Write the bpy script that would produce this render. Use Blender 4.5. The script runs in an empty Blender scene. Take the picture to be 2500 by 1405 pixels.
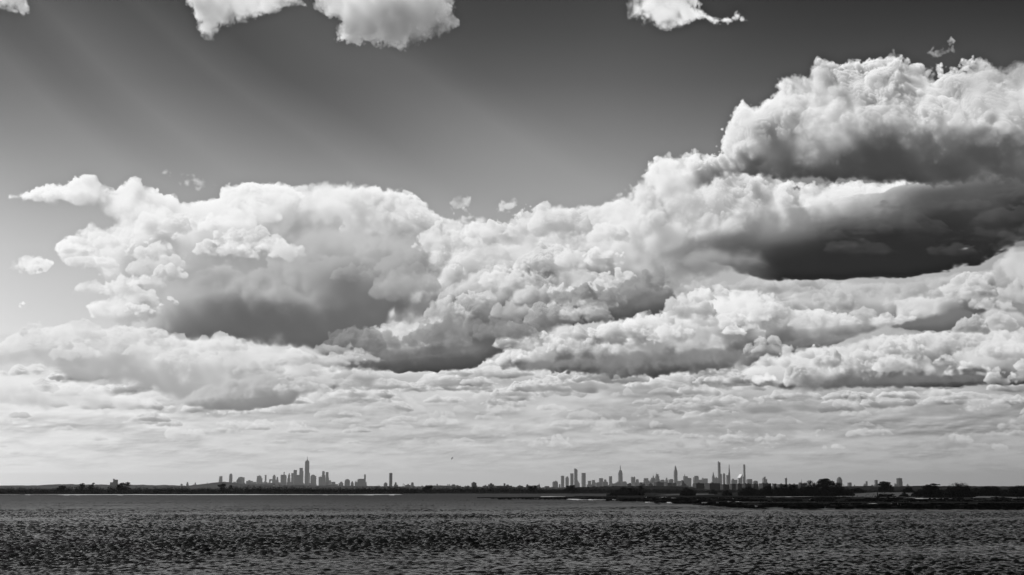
import bpy, bmesh, math, random
import numpy as np
from mathutils import Vector, Matrix, noise as mnoise

# ------------------------------------------------------------------ camera, light, exposure
SC = bpy.context.scene
FX, CX, CY, HY = 3343.0, 1250.0, 702.5, 1192.0     # focal length, centre and horizon row of the photograph, in its pixels
PITCH = math.atan((HY-CY)/FX)
CAM_H = 6.0
cam = bpy.data.cameras.new('camera'); cam.sensor_width = 36; cam.lens = 36*FX/2500
cam.clip_start = .5; cam.clip_end = 120000
co = bpy.data.objects.new('camera', cam); SC.collection.objects.link(co)
co.location = (0, 0, CAM_H); co.rotation_euler = (math.pi/2+PITCH, 0, 0); SC.camera = co
SC.view_settings.view_transform = 'Standard'; SC.view_settings.look = 'None'
SC.view_settings.exposure = 0; SC.view_settings.gamma = 1
SC.cycles.volume_bounces = 0; SC.cycles.max_bounces = 6; SC.cycles.transparent_max_bounces = 8
SUN_AZ, SUN_EL = -52.0, 36.0        # degrees: left of the view and up, so everything is lit from behind and left
sl = bpy.data.lights.new('sun', 'SUN'); sl.energy = 2.5; sl.angle = math.radians(.5); sl.color = (1, 1, 1)
so = bpy.data.objects.new('sun', sl); SC.collection.objects.link(so)
sd = Vector((math.sin(math.radians(SUN_AZ))*math.cos(math.radians(SUN_EL)), math.cos(math.radians(SUN_AZ))*math.cos(math.radians(SUN_EL)), math.sin(math.radians(SUN_EL))))
so.rotation_euler = sd.to_track_quat('Z', 'Y').to_euler()

# ------------------------------------------------------------------ sky: clouds simulated in three dimensions around the viewer
def px_ang(x,y):
    dx=(x-CX)/FX; dz=-(y-CY)/FX; c,s=math.cos(PITCH),math.sin(PITCH)
    Y=c-s*dz; Z=s+c*dz
    return math.degrees(math.atan2(dx,Y)), math.degrees(math.atan2(Z,math.hypot(dx,Y)))
GS=36.0            # grid cells per degree
AZ0,AZ1,EL0,EL1=-24.0,24.0,-0.6,24.0
GW=int((AZ1-AZ0)*GS); GH=int((EL1-EL0)*GS)
def to_grid(p):
    a,e=px_ang(*p); return ((a-AZ0)*GS,(EL1-e)*GS)
K=GS/(FX/57.2958)   # grid cells per photo pixel

def upsample(a,n,scale,axis,off):
    # cubic B-spline upsampling of a random lattice along one axis
    t=np.arange(n)/scale+off; i=np.floor(t).astype(int); f=(t-i).astype(np.float32)
    w=[(1-f)**3/6,(3*f**3-6*f**2+4)/6,(-3*f**3+3*f**2+3*f+1)/6,f**3/6]
    sh=[1]*a.ndim; sh[axis]=n
    return sum(np.take(a,i+k,axis=axis)*w[k].reshape(sh).astype(np.float32) for k in range(4))
def noise(rng,shape,scales):
    lat=rng.standard_normal([int(n/s)+6 for n,s in zip(shape,scales)]).astype(np.float32)
    order=sorted(range(len(shape)),key=lambda k:scales[k])  # expand coarse axes last
    for ax in sorted(range(len(shape)),key=lambda k:-scales[k])[::-1]:
        lat=upsample(lat,shape[ax],scales[ax],ax,rng.random())
    return lat*(1.75 if len(shape)==2 else 2.2)     # about unit variance
def sdf(poly,x,y):
    d=np.full(x.shape,1e9,np.float32); ins=np.zeros(x.shape,bool)
    P=list(poly)
    for (ax,ay),(bx,by) in zip(P,P[1:]+P[:1]):
        ex,ey=bx-ax,by-ay; L=ex*ex+ey*ey+1e-9
        t=np.clip(((x-ax)*ex+(y-ay)*ey)/L,0,1)
        d=np.minimum(d,(x-ax-t*ex)**2+(y-ay-t*ey)**2)
        c=((ay>y)!=(by>y)); 
        if abs(ey)>1e-9: ins^=c&(x<(y-ay)*ex/ey+ax)
    return np.where(ins,1,-1)*np.sqrt(d)
def shift(a,dx,dz):
    # fractional shift of a (x,z) slab, zero entering
    def s1(a,d,ax):
        k=math.floor(d); f=d-k
        def sh(a,k):
            if k==0: return a
            o=np.zeros_like(a); n=a.shape[ax]
            if abs(k)>=n: return o
            so=[slice(None)]*2; si=[slice(None)]*2
            so[ax]=slice(k,n) if k>0 else slice(0,n+k); si[ax]=slice(0,n-k) if k>0 else slice(-k,n)
            o[tuple(so)]=a[tuple(si)]; return o
        return sh(a,k)*(1-f)+sh(a,k+1)*f if f>1e-6 else sh(a,k)
    return s1(s1(a,dx,0),dz,1)


AZG,ELG=np.meshgrid((np.arange(GW)+.5)/GS+AZ0, EL1-(np.arange(GH)+.5)/GS)
def _inv(az,el):
    az,el=np.radians(az),np.radians(el)
    X=np.cos(el)*np.sin(az); Y=np.cos(el)*np.cos(az); Z=np.sin(el)
    c,s=math.cos(PITCH),math.sin(PITCH)
    f=c*Y+s*Z; u=-s*Y+c*Z
    return (CX+FX*X/f).astype(np.float32),(CY-FX*u/f).astype(np.float32)
PX,PY=_inv(AZG,ELG)
def box_blur(k,r):
    for ax in (0,1):
        c=np.cumsum(np.pad(k,[(r+1,r) if i==ax else (0,0) for i in (0,1)],mode='edge'),axis=ax,dtype=np.float64)
        n=2*r+1
        k=((np.take(c,range(n,c.shape[ax]),axis=ax)-np.take(c,range(0,c.shape[ax]-n),axis=ax))/n).astype(np.float32)
    return k
def cloud(poly,seed,dark=.4,bright=.95,rho=.07,amp=(22,24,15,8,5,3),sc=(130,62,30,15,8,4.5),edge=6,soft=0,
          rmax=110,Z=90,D=40,light=(0.8,0.3),asp=1.0,alpha=1.0,cores=(),gain=1.55,billow=.7,shape=None,box=None,tone=2.0,hold=45,vary=1.0,sm=.22,br=9,lump=.6,mott=.6,ms=60,aa=1.0,out=1.8,softtop=0,bias=0,amask=None):
    """one cloud: an outline (photo pixels) inflated to a 3-D density grid and lit by the sun"""
    rng=np.random.default_rng(seed)
    bx=box or (min(p[0] for p in poly),max(p[0] for p in poly),min(p[1] for p in poly),max(p[1] for p in poly))
    pad=amp[0]*1.2+25
    m=(PX>bx[0]-pad)&(PX<bx[1]+pad)&(PY>bx[2]-pad)&(PY<bx[3]+pad)
    r=np.where(m.any(1))[0]; c=np.where(m.any(0))[0]
    if len(r)<3 or len(c)<3: return None
    y0,y1,x0,x1=r[0],r[-1]+1,c[0],c[-1]+1
    w,h=x1-x0,y1-y0
    X,Y=PX[y0:y1,x0:x1],PY[y0:y1,x0:x1]
    S=(shape(X,Y) if shape else sdf(poly,X,Y)).astype(np.float32)   # photo pixels
    dz=2*Z/D
    z=((np.arange(D)+.5)/D*2-1).astype(np.float32)
    f=np.minimum(S,rmax)[:,:,None]-(z*z*rmax*0.95)[None,None,:]
    g=np.clip(S/hold,.3,1)[:,:,None]
    f=np.where(f<0,f*out,f)+bias
    for a,s in zip(amp,sc):
        a=a*aa
        n=noise(rng,(h,w,D),(max(1.01,s*K),max(1.01,s*K*asp),max(1.01,s/dz)))
        if s<90: n=billow*(np.abs(n)*1.5-1.1)+(1-billow)*n
        f+=a*n*(g if s>20 else 1)
    q=noise(rng,(h,w),(150*K,150*K))
    e=(edge*np.exp(.75*vary*q)).astype(np.float32)[:,:,None]
    if soft:
        k=box_blur(np.clip(-np.gradient(S,axis=0)*K*1.2,0,1).astype(np.float32),4)
        e=e+(soft*k)[:,:,None]
    if softtop:
        k=box_blur(np.clip(np.gradient(S,axis=0)*K*1.2,0,1).astype(np.float32),8)
        e=e+(softtop*k)[:,:,None]
    d=np.clip((f+(e-edge)*.2)/e,0,1); d=d*d*(3-2*d)*rho
    if lump: d*=np.clip(1+.9*lump*noise(rng,(h,w,D),(16*K,14*K,max(1.01,16/dz))),.2,3)
    if lump: d*=np.clip(1+lump*noise(rng,(h,w,D),(60*K,45*K,max(1.01,60/dz))),.15,3)
    for (cx,cy,rx,ry,mm) in cores:
        d=d*(1+mm*np.exp(-(((X-cx)/rx)**2+((Y-cy)/ry)**2)))[:,:,None]
    ds=math.sqrt(1+light[0]**2+light[1]**2)/K
    tau=np.zeros((w,D),np.float32); T=np.empty_like(d)
    for i in range(h):
        tau=shift(tau,light[0],light[1]/K/dz)
        T[i]=tau+d[i]*ds*.5; tau=tau+d[i]*ds
    if mott: T*=np.exp(mott*noise(rng,(h,w,D),(ms*.8*K,ms*1.3*K*asp,max(1.01,ms*1.5/dz))))
    L=.45*np.exp(-T)+.33*np.exp(-.25*T)+.22*np.exp(-.05*T)
    tr=np.ones((h,w),np.float32); C=np.zeros((h,w),np.float32)
    for k in range(D):
        a=1-np.exp(-d[:,:,k]*dz)
        C+=tr*a*L[:,:,k]; tr*=1-a
    al=1-tr
    v=C/np.maximum(al,1e-4)
    rr=max(1,int(br*K))
    bl=box_blur(box_blur(C,rr),rr)/np.maximum(box_blur(box_blur(al,rr),rr),1e-3)
    sm_=np.clip(sm+.3*noise(rng,(h,w),(110*K,110*K)),.1,.95)
    v=v*(1-sm_)+bl*sm_
    v=(1-np.exp(-1.55*v*gain))/.92
    v=np.clip(v,0,1)**tone
    if amask: al=al*amask(X,Y)
    return (y0,y1,x0,x1),dark+(bright-dark)*v,al*alpha
RTH=[20,24,28,30.5,31.2,31.9,33,34,34.6,35.5,36.1,36.6,37.5,38.5,39.3,40,40.8,41.5,42.5,45,60]
RV=[.80,.80,.82,.84,.90,1.03,1.0,.90,.84,.93,1.01,.95,.98,1.04,1.09,1.0,.94,.96,1.08,1.02,1.0]
def clear_sky():
    v=np.interp(PY,[-500,-200,0,200,400,600,800,1000,1190],[.2,.25,.32,.415,.56,.70,.79,.80,.79])
    v=v+.10*np.exp(-np.clip(PX+100,0,None)/300)*np.clip(PY/400,0.3,1)
    v=v-.07*np.clip((PX-1500)/1000,0,1)-.05*np.clip((PX-300)/1200,0,1)*np.clip((PY-700)/300,0,1)
    th=np.degrees(np.arctan2(PY+1700,PX+2000))
    rg=np.random.default_rng(5); th=th+.22*noise(rg,(GH,GW),(170*K,230*K))
    r=1+.85*(np.interp(th,RTH,RV)-1)+.05*noise(rg,(GH,GW),(200*K,300*K))
    k=np.clip(1.15-PY/480,0,1)
    return (v*(1+(r-1)*k)).astype(np.float32)
def row(yb,H,seed,x0=-150,x1=2650,wl=160,thr=0.0,slope=0.0,**kw):
    # a row of small cumulus standing on one flat base height
    rng=np.random.default_rng(seed)
    n=int((x1-x0)/wl)+8
    ctl=rng.standard_normal(n).astype(np.float32); ctl2=rng.standard_normal(n*3).astype(np.float32)
    xs=np.arange(int(x1-x0)+1)
    p=upsample(ctl,len(xs),wl,0,0.)*1.6+upsample(ctl2,len(xs),wl/2.8,0,0.)*.7
    bn=upsample(rng.standard_normal(n).astype(np.float32),len(xs),wl,0,0.)
    top=H*np.clip(p+thr,-.6,None)
    def shape(X,Y):
        i=np.clip((X-x0).astype(int),0,len(xs)-1)
        b=yb+slope*(X-1250)+bn[i]*H*.22
        return np.minimum(b-Y,(Y-(b-top[i]))*.75)
    return cloud(None,seed,shape=shape,box=(x0,x1,yb-3.0*H-abs(slope)*1300,yb+H*.4+abs(slope)*1300),**kw)
def clump(x,y,w,h,rg):
    # outline of a small cumulus: lobed dome on a flat base, centred on (x, y)
    n=10; top=[(x-w+2*w*k/n, y-h*math.sqrt(max(0,1-(2*k/n-1)**2))*rg.uniform(.7,1.2)) for k in range(n+1)]
    return top+[(x+w*q,y+h*.22*rg.uniform(.3,1.2)) for q in (.8,.4,0,-.4,-.8)]
def build_clouds():
    sky=clear_sky()
    def put(r):
        if r is None: return
        (y0,y1,x0,x1),v,a=r
        sky[y0:y1,x0:x1]=sky[y0:y1,x0:x1]*(1-a)+v*a
    # ---- the far deck: a field of small clouds on one level, shrinking toward the horizon, lit from the upper left
    rng=np.random.default_rng(77)
    bands=((905,250,52,1.),(960,190,38,1.),(1005,150,29,.95),(1042,120,22,.85),(1076,95,17,.7),(1106,75,12,.5),(1134,60,9,.3))
    for k,(yc,sx,sy,st) in enumerate(bands):
        lo=bands[k-1][0] if k else 790; hi=bands[k+1][0] if k+1<len(bands) else 1165
        wt=np.clip(np.minimum((PY-lo)/(yc-lo),(hi-PY)/(hi-yc)),0,1); r=np.where(wt.max(1)>0)[0]; a,b=r[0],r[-1]+1
        D0=0
        for q,(fs,am) in enumerate(((1,1.),(.45,.75),(.22,.38),(.11,.18),(.06,.09))):
            D0=D0+am*noise(rng,(b-a,GW),(max(1.02,sy*fs**.85*K),max(1.02,sx*fs*K)))
        dy,dx=max(1,int(sy*.16*K)),max(1,int(sx*.05*K))
        D1=np.roll(np.roll(D0,dy,0),dx,1); D1[:dy]=D0[:dy]
        lit=np.clip(D0-D1,-.9,1.5); cov=1/(1+np.exp(-D0*2))
        sky[a:b]+=wt[a:b]*st*(.10*lit*(.3+.7*cov)-.11*(cov-.42))
    small=dict(aa=0.6,amp=(18,18,11,6,4),sc=(95,40,18,9,5),rmax=30,Z=26,D=18,edge=5,soft=16,rho=.2,tone=1.5,hold=14,sm=.1,br=6,lump=.4,gain=1.3,ms=40)
    for i,(yb,H,thr,dk,br,al) in enumerate([(1094,15,.2,.62,.80,.6),(1056,24,.2,.60,.84,.6),(1006,36,.2,.58,.87,.6),(945,46,.2,.56,.9,.6)]):
        r=row(yb,H,300+i,wl=105+16*i,thr=thr,dark=dk,bright=br,alpha=al,**small)
        (y0,y1,x0,x1),v,a=r
        v=v-(PX[y0:y1,x0:x1]-1250)/1250*.06
        put(((y0,y1,x0,x1),v,a))
    rg=np.random.default_rng(23); Q=[]
    for i in range(210):
        y=1112-rg.random()**.8*205; Q.append((y,rg.uniform(-60,2560)))
    for i,(y,x) in enumerate(sorted(Q,key=lambda p:-p[0])):
        t=(1112-y)/205; w=(14+56*t)*rg.uniform(.6,1.5); dx=-(x-1250)/1250*.05
        put(cloud(clump(x,y,w,w*rg.uniform(.22,.42),rg),2000+i,dark=.575-.10*t+dx,bright=.86+.10*t+dx*.8,alpha=(.6+.35*t)*rg.uniform(.6,1),aa=.22+.3*t,amp=(8,20,14,9,5,3),rmax=w*.4,Z=w*.4,D=16,edge=2.5,hold=6,soft=w*.16,rho=.32,gain=1.25,tone=1.5,bias=2.5+3*t,vary=.4,sm=.05,mott=.3))
    rg=np.random.default_rng(19)
    def heap(n,xr,yr,wr,dark,bright,alpha=.9,hr=(.45,.8),line=None,sd=0,**kw):
        P=[]
        for i in range(n):
            x=rg.uniform(*xr); y=rg.uniform(*yr)+(line(x) if line else 0); P.append((y,x,rg.uniform(*wr),rg.uniform(*hr)))
        for i,(y,x,w,hf) in enumerate(sorted(P,key=lambda p:-p[0])):
            k=dict(aa=.75,amp=(10,22,15,9,5.5,3.5),rmax=w*.55,Z=w*.5,D=26,edge=4.5,hold=12,soft=w*.3,rho=.2,gain=1.6,tone=1.6,bias=5,sm=.12); k.update(kw)
            put(cloud(clump(x,y,w,w*hf,rg),700+sd*200+i,dark=dark,bright=bright,alpha=alpha*rg.uniform(.7,1),**k))
    heap(16,(1450,2560),(950,1062),(70,170),.53,.70,alpha=.6,hr=(.10,.2),sd=20,asp=2.,edge=7,aa=.4,tone=2.)
    heap(9,(350,1300),(985,1060),(60,150),.64,.80,alpha=.55,hr=(.10,.2),sd=21,asp=2.,edge=7,aa=.4,tone=2.)
    heap(34,(850,2560),(945,1095),(14,60),.62,.84,alpha=.6,hr=(.2,.5),sd=22,aa=.95,edge=4,soft=12)
    heap(12,(-40,850),(1010,1075),(16,46),.72,.91,alpha=.6,hr=(.2,.5),sd=23,aa=.95,edge=4,soft=12)
    # ---- lower left
    put(cloud([(-120,900),(0,905),(100,905),(200,935),(300,955),(420,985),(300,1005),(100,1000),(-120,990)],31,dark=.72,bright=.92,soft=14,aa=0.50,amp=(8,24,15,8,5,3),rmax=35,Z=30,D=20))
    I=[(-120,850),(-30,850),(10,825),(60,805),(120,795),(190,790),(240,800),(300,795),(350,800),(420,820),(600,835),(740,850),(850,900),(830,930),(770,960),(700,985),(600,1000),(500,998),(430,985),(380,960),(200,930),(100,900),(-120,890)]
    put(cloud(I,3,dark=.655,bright=.97,soft=16,edge=5,vary=.4,aa=0.5,amp=(8,24,15,8,5,3),rmax=60,Z=50,light=(.6,.1),rho=.13,sm=.35,gain=1.3,mott=.4))
    put(cloud([(420,985),(500,940),(620,915),(760,915),(845,930),(770,962),(690,990),(600,1002),(500,1000)],35,dark=.56,bright=.78,soft=8,softtop=30,edge=6,aa=.4,amp=(10,24,15,8,5,3),rmax=30,Z=26,D=20,light=(1.2,.2),rho=.4,tone=1.5))
    for k,p in enumerate(([(600,868),(680,858),(780,866),(880,876),(800,884),(690,880)],[(640,885),(720,880),(800,890),(720,898)],[(790,812),(810,800),(850,800),(885,808),(870,825),(830,825)],[(700,905),(780,895),(860,880),(950,890),(850,905),(760,915)])):
        put(cloud(p,60+k,dark=.6,bright=.90,aa=0.30,amp=(4,24,15,8,5,3),rmax=14,Z=12,D=14,edge=4,hold=8))
    put(cloud([(790,918),(860,903),(1000,910),(985,935),(880,948),(800,932)],32,dark=.42,bright=.66,edge=8,amp=(8,8,5,3),sc=(95,40,18,9),rmax=22,Z=20,D=16,hold=10,asp=2))
    put(cloud([(1390,940),(1440,928),(1500,945),(1470,960),(1400,958)],33,dark=.5,bright=.7,edge=8,amp=(6,6,5,3),sc=(95,40,18,9),rmax=15,Z=14,D=14,hold=10,asp=2))
    # ---- main central bank
    G0=[(900,450),(950,458),(980,465),(1010,475),(1040,495),(1060,510),(1080,522),(1110,530),(1140,525),(1180,530),(1220,535),(1255,540),(1290,512),(1330,500),(1370,497),(1400,503),(1430,492),(1455,497),(1480,488),(1520,465),(1530,445),(1560,430),(1580,405),(1610,378),(1680,372),(1750,380),(1900,440),(2350,455),(2300,490),(1900,580),(1800,660),(1700,690),(1600,730),(1400,760),(1200,800),(1000,800),(900,760),(800,600)]
    put(cloud(G0,4,dark=.50,bright=.96,soft=35,aa=1.00,amp=(20,24,15,8,5,3),gain=1.7,cores=[(1050,700,200,120,1.2)],light=(.8,.5)))
    for k,p in enumerate(([(1085,492),(1110,483),(1140,485),(1150,480),(1145,520),(1110,525)],[(1215,520),(1225,490),(1260,483),(1275,500),(1262,520)],[(395,422),(410,415),(430,430),(445,425),(480,425),(520,428),(542,440),(530,455),(490,462),(450,468),(430,440)],[(2265,130),(2280,112),(2310,108),(2322,90),(2332,100),(2325,125),(2290,140)],[(1600,60),(1680,40),(1690,55),(1640,75)])):
        put(cloud(p,80+k,bias=4,dark=.62,bright=.95,aa=.75,amp=(4,16,13,10,7,5),rmax=16,Z=14,D=14,edge=7,hold=8,alpha=.85 if k<4 else .6))
    # ---- left big bank: grey body, then bright lumps in front
    H2=[(330,660),(420,630),(560,590),(700,560),(850,545),(980,550),(1065,580),(1060,680),(1010,740),(960,790),(900,850),(800,868),(720,846),(640,842),(560,831),(420,832),(360,822),(330,780)]
    put(cloud(H2,5,dark=.385,bright=.84,soft=22,softtop=60,amp=(26,20,12,6,4,2),rmax=120,Z=90,gain=1.2,tone=1.5,sm=.5,br=16,light=(.9,.2),cores=[(700,800,220,60,2.5),(900,640,150,120,-.45)]))
    H3=[(440,505),(490,492),(540,478),(580,458),(620,448),(650,452),(700,462),(760,455),(800,440),(830,445),(870,452),(900,450),(950,458),(980,465),(1010,475),(1040,495),(1080,530),(1090,580),(1040,620),(940,600),(860,560),(760,560),(700,600),(640,625),(520,620),(440,600)]
    put(cloud(H3,15,dark=.46,bright=.985,soft=70,aa=.9,rmax=80,Z=70,gain=1.6,tone=1.5,light=(.8,.3)))
    for k,(p,b) in enumerate((([(860,600),(900,570),(980,560),(1040,580),(1060,620),(1020,660),(940,650),(880,640)],.80),([(900,690),(960,660),(1030,670),(1050,720),(1000,740),(930,730)],.78))):
        put(cloud(p,170+k,dark=.48,bright=b,soft=30,edge=14,aa=.8,rmax=50,Z=44,D=26,alpha=.75))
    G1=[(790,905),(820,870),(870,830),(890,800),(930,790),(960,795),(1010,790),(1060,760),(1060,730),(1100,695),(1150,665),(1180,650),(1220,637),(1260,645),(1290,622),(1320,622),(1345,640),(1370,650),(1420,655),(1480,670),(1560,690),(1640,700),(1662,735),(1640,765),(1550,778),(1470,785),(1400,800),(1300,835),(1200,868),(1160,895),(1100,905),(950,905)]
    put(cloud(G1,14,dark=.34,bright=.97,rho=.09,soft=25,aa=0.90,amp=(14,24,15,8,5,3),rmax=80,Z=70,gain=1.3,cores=[(1050,860,260,60,1.5)]))
    G1b=[(1330,760),(1420,725),(1560,705),(1640,705),(1664,735),(1640,766),(1550,779),(1470,786),(1400,800),(1330,800)]
    put(cloud(G1b,16,dark=.35,bright=.50,soft=10,softtop=55,aa=.6,rmax=35,Z=30,D=24,light=(1.2,.2),rho=1.0,tone=1.5))
    put(cloud([(740,890),(830,868),(960,850),(1060,830),(1200,815),(1320,810),(1300,838),(1200,870),(1160,897),(1100,907),(950,907),(860,902),(790,897)],17,dark=.35,bright=.50,soft=10,amask=lambda X,Y:np.clip((X-760)/230,0,1)*np.clip((Y-835)/40,0,1),softtop=30,aa=.6,rmax=40,Z=34,D=24,light=(1.2,.2),rho=1.0,tone=1.5))
    for k,p in enumerate(([(940,790),(948,760),(965,742),(968,765),(955,795)],[(985,735),(1000,700),(1025,685),(1040,700),(1030,740),(1000,750)])):
        put(cloud(p,70+k,dark=.5,bright=.92,aa=0.35,amp=(5,24,15,8,5,3),rmax=20,Z=18,D=18,edge=8,hold=8,light=(-.5,.3)))
    H1=[(25,482),(60,470),(90,458),(130,450),(165,455),(180,440),(205,434),(230,435),(250,455),(280,458),(300,445),(325,435),(342,440),(355,460),(390,472),(430,480),(440,500),(490,497),(540,492),(545,462),(580,458),(620,448),(650,452),(700,462),(740,480),(720,540),(650,600),(650,650),(600,670),(560,650),(480,660),(430,680),(400,690),(380,670),(340,650),(340,690),(400,740),(410,755),(380,775),(300,790),(225,770),(205,745),(265,725),(240,700),(250,690),(230,660),(155,640),(135,610),(140,595),(190,565),(215,545),(250,558),(285,545),(260,525),(240,505),(150,488),(130,500),(100,490)]
    put(cloud(H1,6,dark=.60,bright=.985,soft=14,edge=5,vary=.4,sm=.22,hold=30,bias=7,rho=.10,aa=.9,amp=(8,20,15,9,6,4),rmax=70,Z=60,gain=1.6,tone=1.3))
    for k,p in enumerate(([(20,655),(35,630),(70,626),(110,628),(130,645),(115,665),(60,672)],[(30,745),(45,738),(80,738),(105,748),(60,757)])):
        put(cloud(p,90+k,bias=4,rho=.16,dark=.80,bright=.97,aa=.75,amp=(4,16,13,10,7,5),rmax=20,Z=18,D=16,edge=8,hold=8,gain=1.6))
    # ---- upper right tower
    E=[(1560,430),(1600,380),(1625,372),(1655,378),(1690,365),(1720,360),(1745,362),(1750,340),(1760,315),(1775,295),(1795,262),(1815,235),(1822,250),(1845,258),(1862,235),(1880,222),(1895,195),(1920,173),(1955,178),(1972,180),(1975,158),(1995,143),(2035,145),(2040,155),(2080,142),(2110,142),(2150,130),(2180,120),(2215,122),(2230,140),(2280,145),(2330,150),(2345,132),(2380,135),(2400,133),(2440,160),(2455,165),(2480,150),(2520,140),(2750,120),(2750,450),(2300,455),(2100,445),(1950,440),(1850,435),(1780,430),(1700,470),(1600,500)]
    put(cloud(E,7,dark=.28,bright=.97,soft=30,aa=1.00,amp=(16,24,15,8,5,3),rmax=150,Z=120,D=50,gain=1.7,tone=1.8,light=(.8,.25),cores=[(2000,420,300,50,3),(2400,420,300,60,3)]))
    # ---- dark near cloud at the right
    F=[(1650,612),(1750,565),(1850,532),(2000,512),(2150,490),(2250,475),(2400,455),(2750,430),(2750,600),(2500,600),(2440,640),(2380,665),(2250,680),(2100,685),(1950,688),(1850,680),(1750,650)]
    # ---- middle right rows
    L0=[(1640,705),(1700,690),(1900,680),(2200,680),(2420,650),(2440,620),(2650,590),(2650,830),(2400,815),(2100,815),(1900,800),(1700,760)]
    put(cloud(L0,40,dark=.50,bright=.84,soft=20,aa=0.60,amp=(12,24,15,8,5,3),rmax=50,Z=44,D=24,edge=9))
    put(cloud([(1840,795),(1880,748),(1960,735),(2100,732),(2200,742),(2190,790),(2120,815),(2000,818),(1870,815)],36,dark=.45,bright=.72,soft=12,softtop=20,edge=10,aa=.5,rmax=40,Z=34,D=24,light=(1.1,.2),rho=.12))
    L1=[(2180,795),(2190,740),(2230,720),(2280,700),(2330,680),(2360,658),(2400,668),(2420,660),(2440,690),(2420,740),(2395,790),(2300,812),(2230,805)]
    put(cloud(L1,41,dark=.40,bright=.93,rho=.1,soft=12,aa=0.60,amp=(10,24,15,8,5,3),rmax=50,Z=44))
    for k,(p,b) in enumerate((([(2425,645),(2440,615),(2470,600),(2560,600),(2560,730),(2470,700),(2440,670)],.88),([(2355,795),(2380,760),(2420,752),(2480,760),(2600,775),(2600,840),(2400,830)],.86),([(1910,730),(1940,712),(1960,700),(1985,705),(2005,700),(2022,712),(2000,728),(1950,732)],.93),([(2010,826),(2030,802),(2070,790),(2100,775),(2130,775),(2080,802),(2040,826)],.86))):
        put(cloud(p,42+k,dark=.5,bright=b,soft=8,aa=0.40,amp=(6,24,15,8,5,3),rmax=25,Z=22,D=18,hold=10,gain=1.6))
    J=[(1190,885),(1210,870),(1240,850),(1270,845),(1310,835),(1340,815),(1400,805),(1450,795),(1500,780),(1560,770),(1620,765),(1660,745),(1700,735),(1760,710),(1850,700),(1890,715),(1930,745),(2050,760),(2150,765),(2250,770),(2200,800),(2080,820),(2000,845),(1900,868),(1820,885),(1790,905),(1650,917),(1520,925),(1400,915),(1220,897)]
    put(cloud(J,9,dark=.36,bright=.97,rho=.11,soft=20,aa=0.75,amp=(10,24,15,8,5,3),rmax=60,Z=50,gain=1.5,cores=[(1600,890,400,25,2)]))
    J2=[(1470,868),(1490,810),(1520,785),(1580,772),(1640,758),(1700,733),(1760,710),(1850,700),(1888,715),(1885,760),(1855,800),(1880,828),(1800,842),(1650,852),(1540,872)]
    put(cloud(J2,37,dark=.50,bright=.98,soft=20,aa=.95,amp=(12,24,16,9,5,3),rmax=50,Z=44,gain=1.6,hold=25))
    put(cloud([(1235,892),(1250,858),(1310,836),(1345,816),(1400,806),(1425,830),(1405,868),(1340,888)],38,dark=.50,bright=.97,soft=20,aa=.8,amp=(10,24,16,9,5,3),rmax=36,Z=32,D=26,gain=1.6,hold=25))
    Jb=[(1215,893),(1300,882),(1420,872),(1500,862),(1620,856),(1750,848),(1850,842),(1950,832),(2090,815),(2080,826),(2000,848),(1900,870),(1800,905),(1650,918),(1520,927),(1400,917)]
    put(cloud(Jb,18,alpha=.85,dark=.36,bright=.56,soft=8,softtop=50,edge=5,aa=.8,amp=(14,24,15,8,5,3),rmax=30,Z=26,D=22,light=(1.2,.2),rho=1.0,tone=1.5))
    Kc=[(1790,905),(1830,890),(1870,875),(1930,860),(1980,850),(2050,840),(2100,820),(2200,808),(2300,800),(2400,800),(2650,790),(2650,930),(2520,925),(2400,940),(2250,945),(2100,945),(2000,955),(1900,945),(1830,935)]
    put(cloud(Kc,10,dark=.40,bright=.95,rho=.11,soft=20,aa=0.75,amp=(10,24,15,8,5,3),rmax=50,Z=44,gain=1.5,cores=[(2200,935,500,25,2)]))
    put(cloud([(1880,940),(2000,928),(2200,918),(2400,915),(2650,905),(2650,936),(2400,943),(2100,949),(2000,958),(1900,949)],19,dark=.38,bright=.50,soft=8,softtop=36,edge=5,aa=.4,amp=(12,24,15,8,5,3),rmax=26,Z=22,D=20,light=(1.2,.2),rho=1.0,tone=1.5))
    put(cloud([(2170,798),(2250,775),(2340,748),(2390,770),(2396,792),(2300,814),(2220,808)],34,dark=.40,bright=.50,soft=8,softtop=36,edge=5,aa=.4,amp=(12,24,15,8,5,3),rmax=30,Z=26,D=20,light=(1.2,.2),rho=1.0,tone=1.5))
    put(cloud([(2270,892),(2330,860),(2380,845),(2420,830),(2500,820),(2620,820),(2620,905),(2450,912),(2300,902)],48,dark=.5,bright=.90,soft=10,aa=0.50,amp=(7,24,15,8,5,3),rmax=35,Z=30,gain=1.5))
    # ---- cumulus heads heaped along the banks
    heap(16,(1090,1560),(540,700),(45,95),.60,.97,sd=0)
    heap(14,(1080,1480),(690,790),(35,75),.44,.92,sd=1,alpha=.8)
    heap(30,(1230,1880),(-75,-8),(26,62),.44,.97,line=lambda x:886-(x-1230)*.10,sd=2)
    heap(16,(1640,2250),(-30,22),(30,75),.50,.80,hr=(.25,.5),line=lambda x:722,sd=17,alpha=.75)
    heap(12,(1650,1950),(-60,20),(28,60),.55,.96,line=lambda x:790-(x-1650)*.12,sd=3)
    heap(12,(1900,2350),(-50,10),(25,60),.46,.86,line=lambda x:800-(x-1900)*.06,sd=4)
    heap(24,(1850,2540),(-75,0),(28,66),.47,.93,line=lambda x:930-max(0,2000-x)*-.05,sd=5)
    heap(12,(2330,2540),(680,840),(28,60),.50,.90,sd=6)
    heap(16,(290,700),(-40,70),(40,80),.70,.985,line=lambda x:565+(30 if x<420 else 0),sd=7,alpha=.8)
    heap(7,(165,300),(0,70),(28,50),.70,.985,line=lambda x:590,sd=16,alpha=.85)
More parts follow.
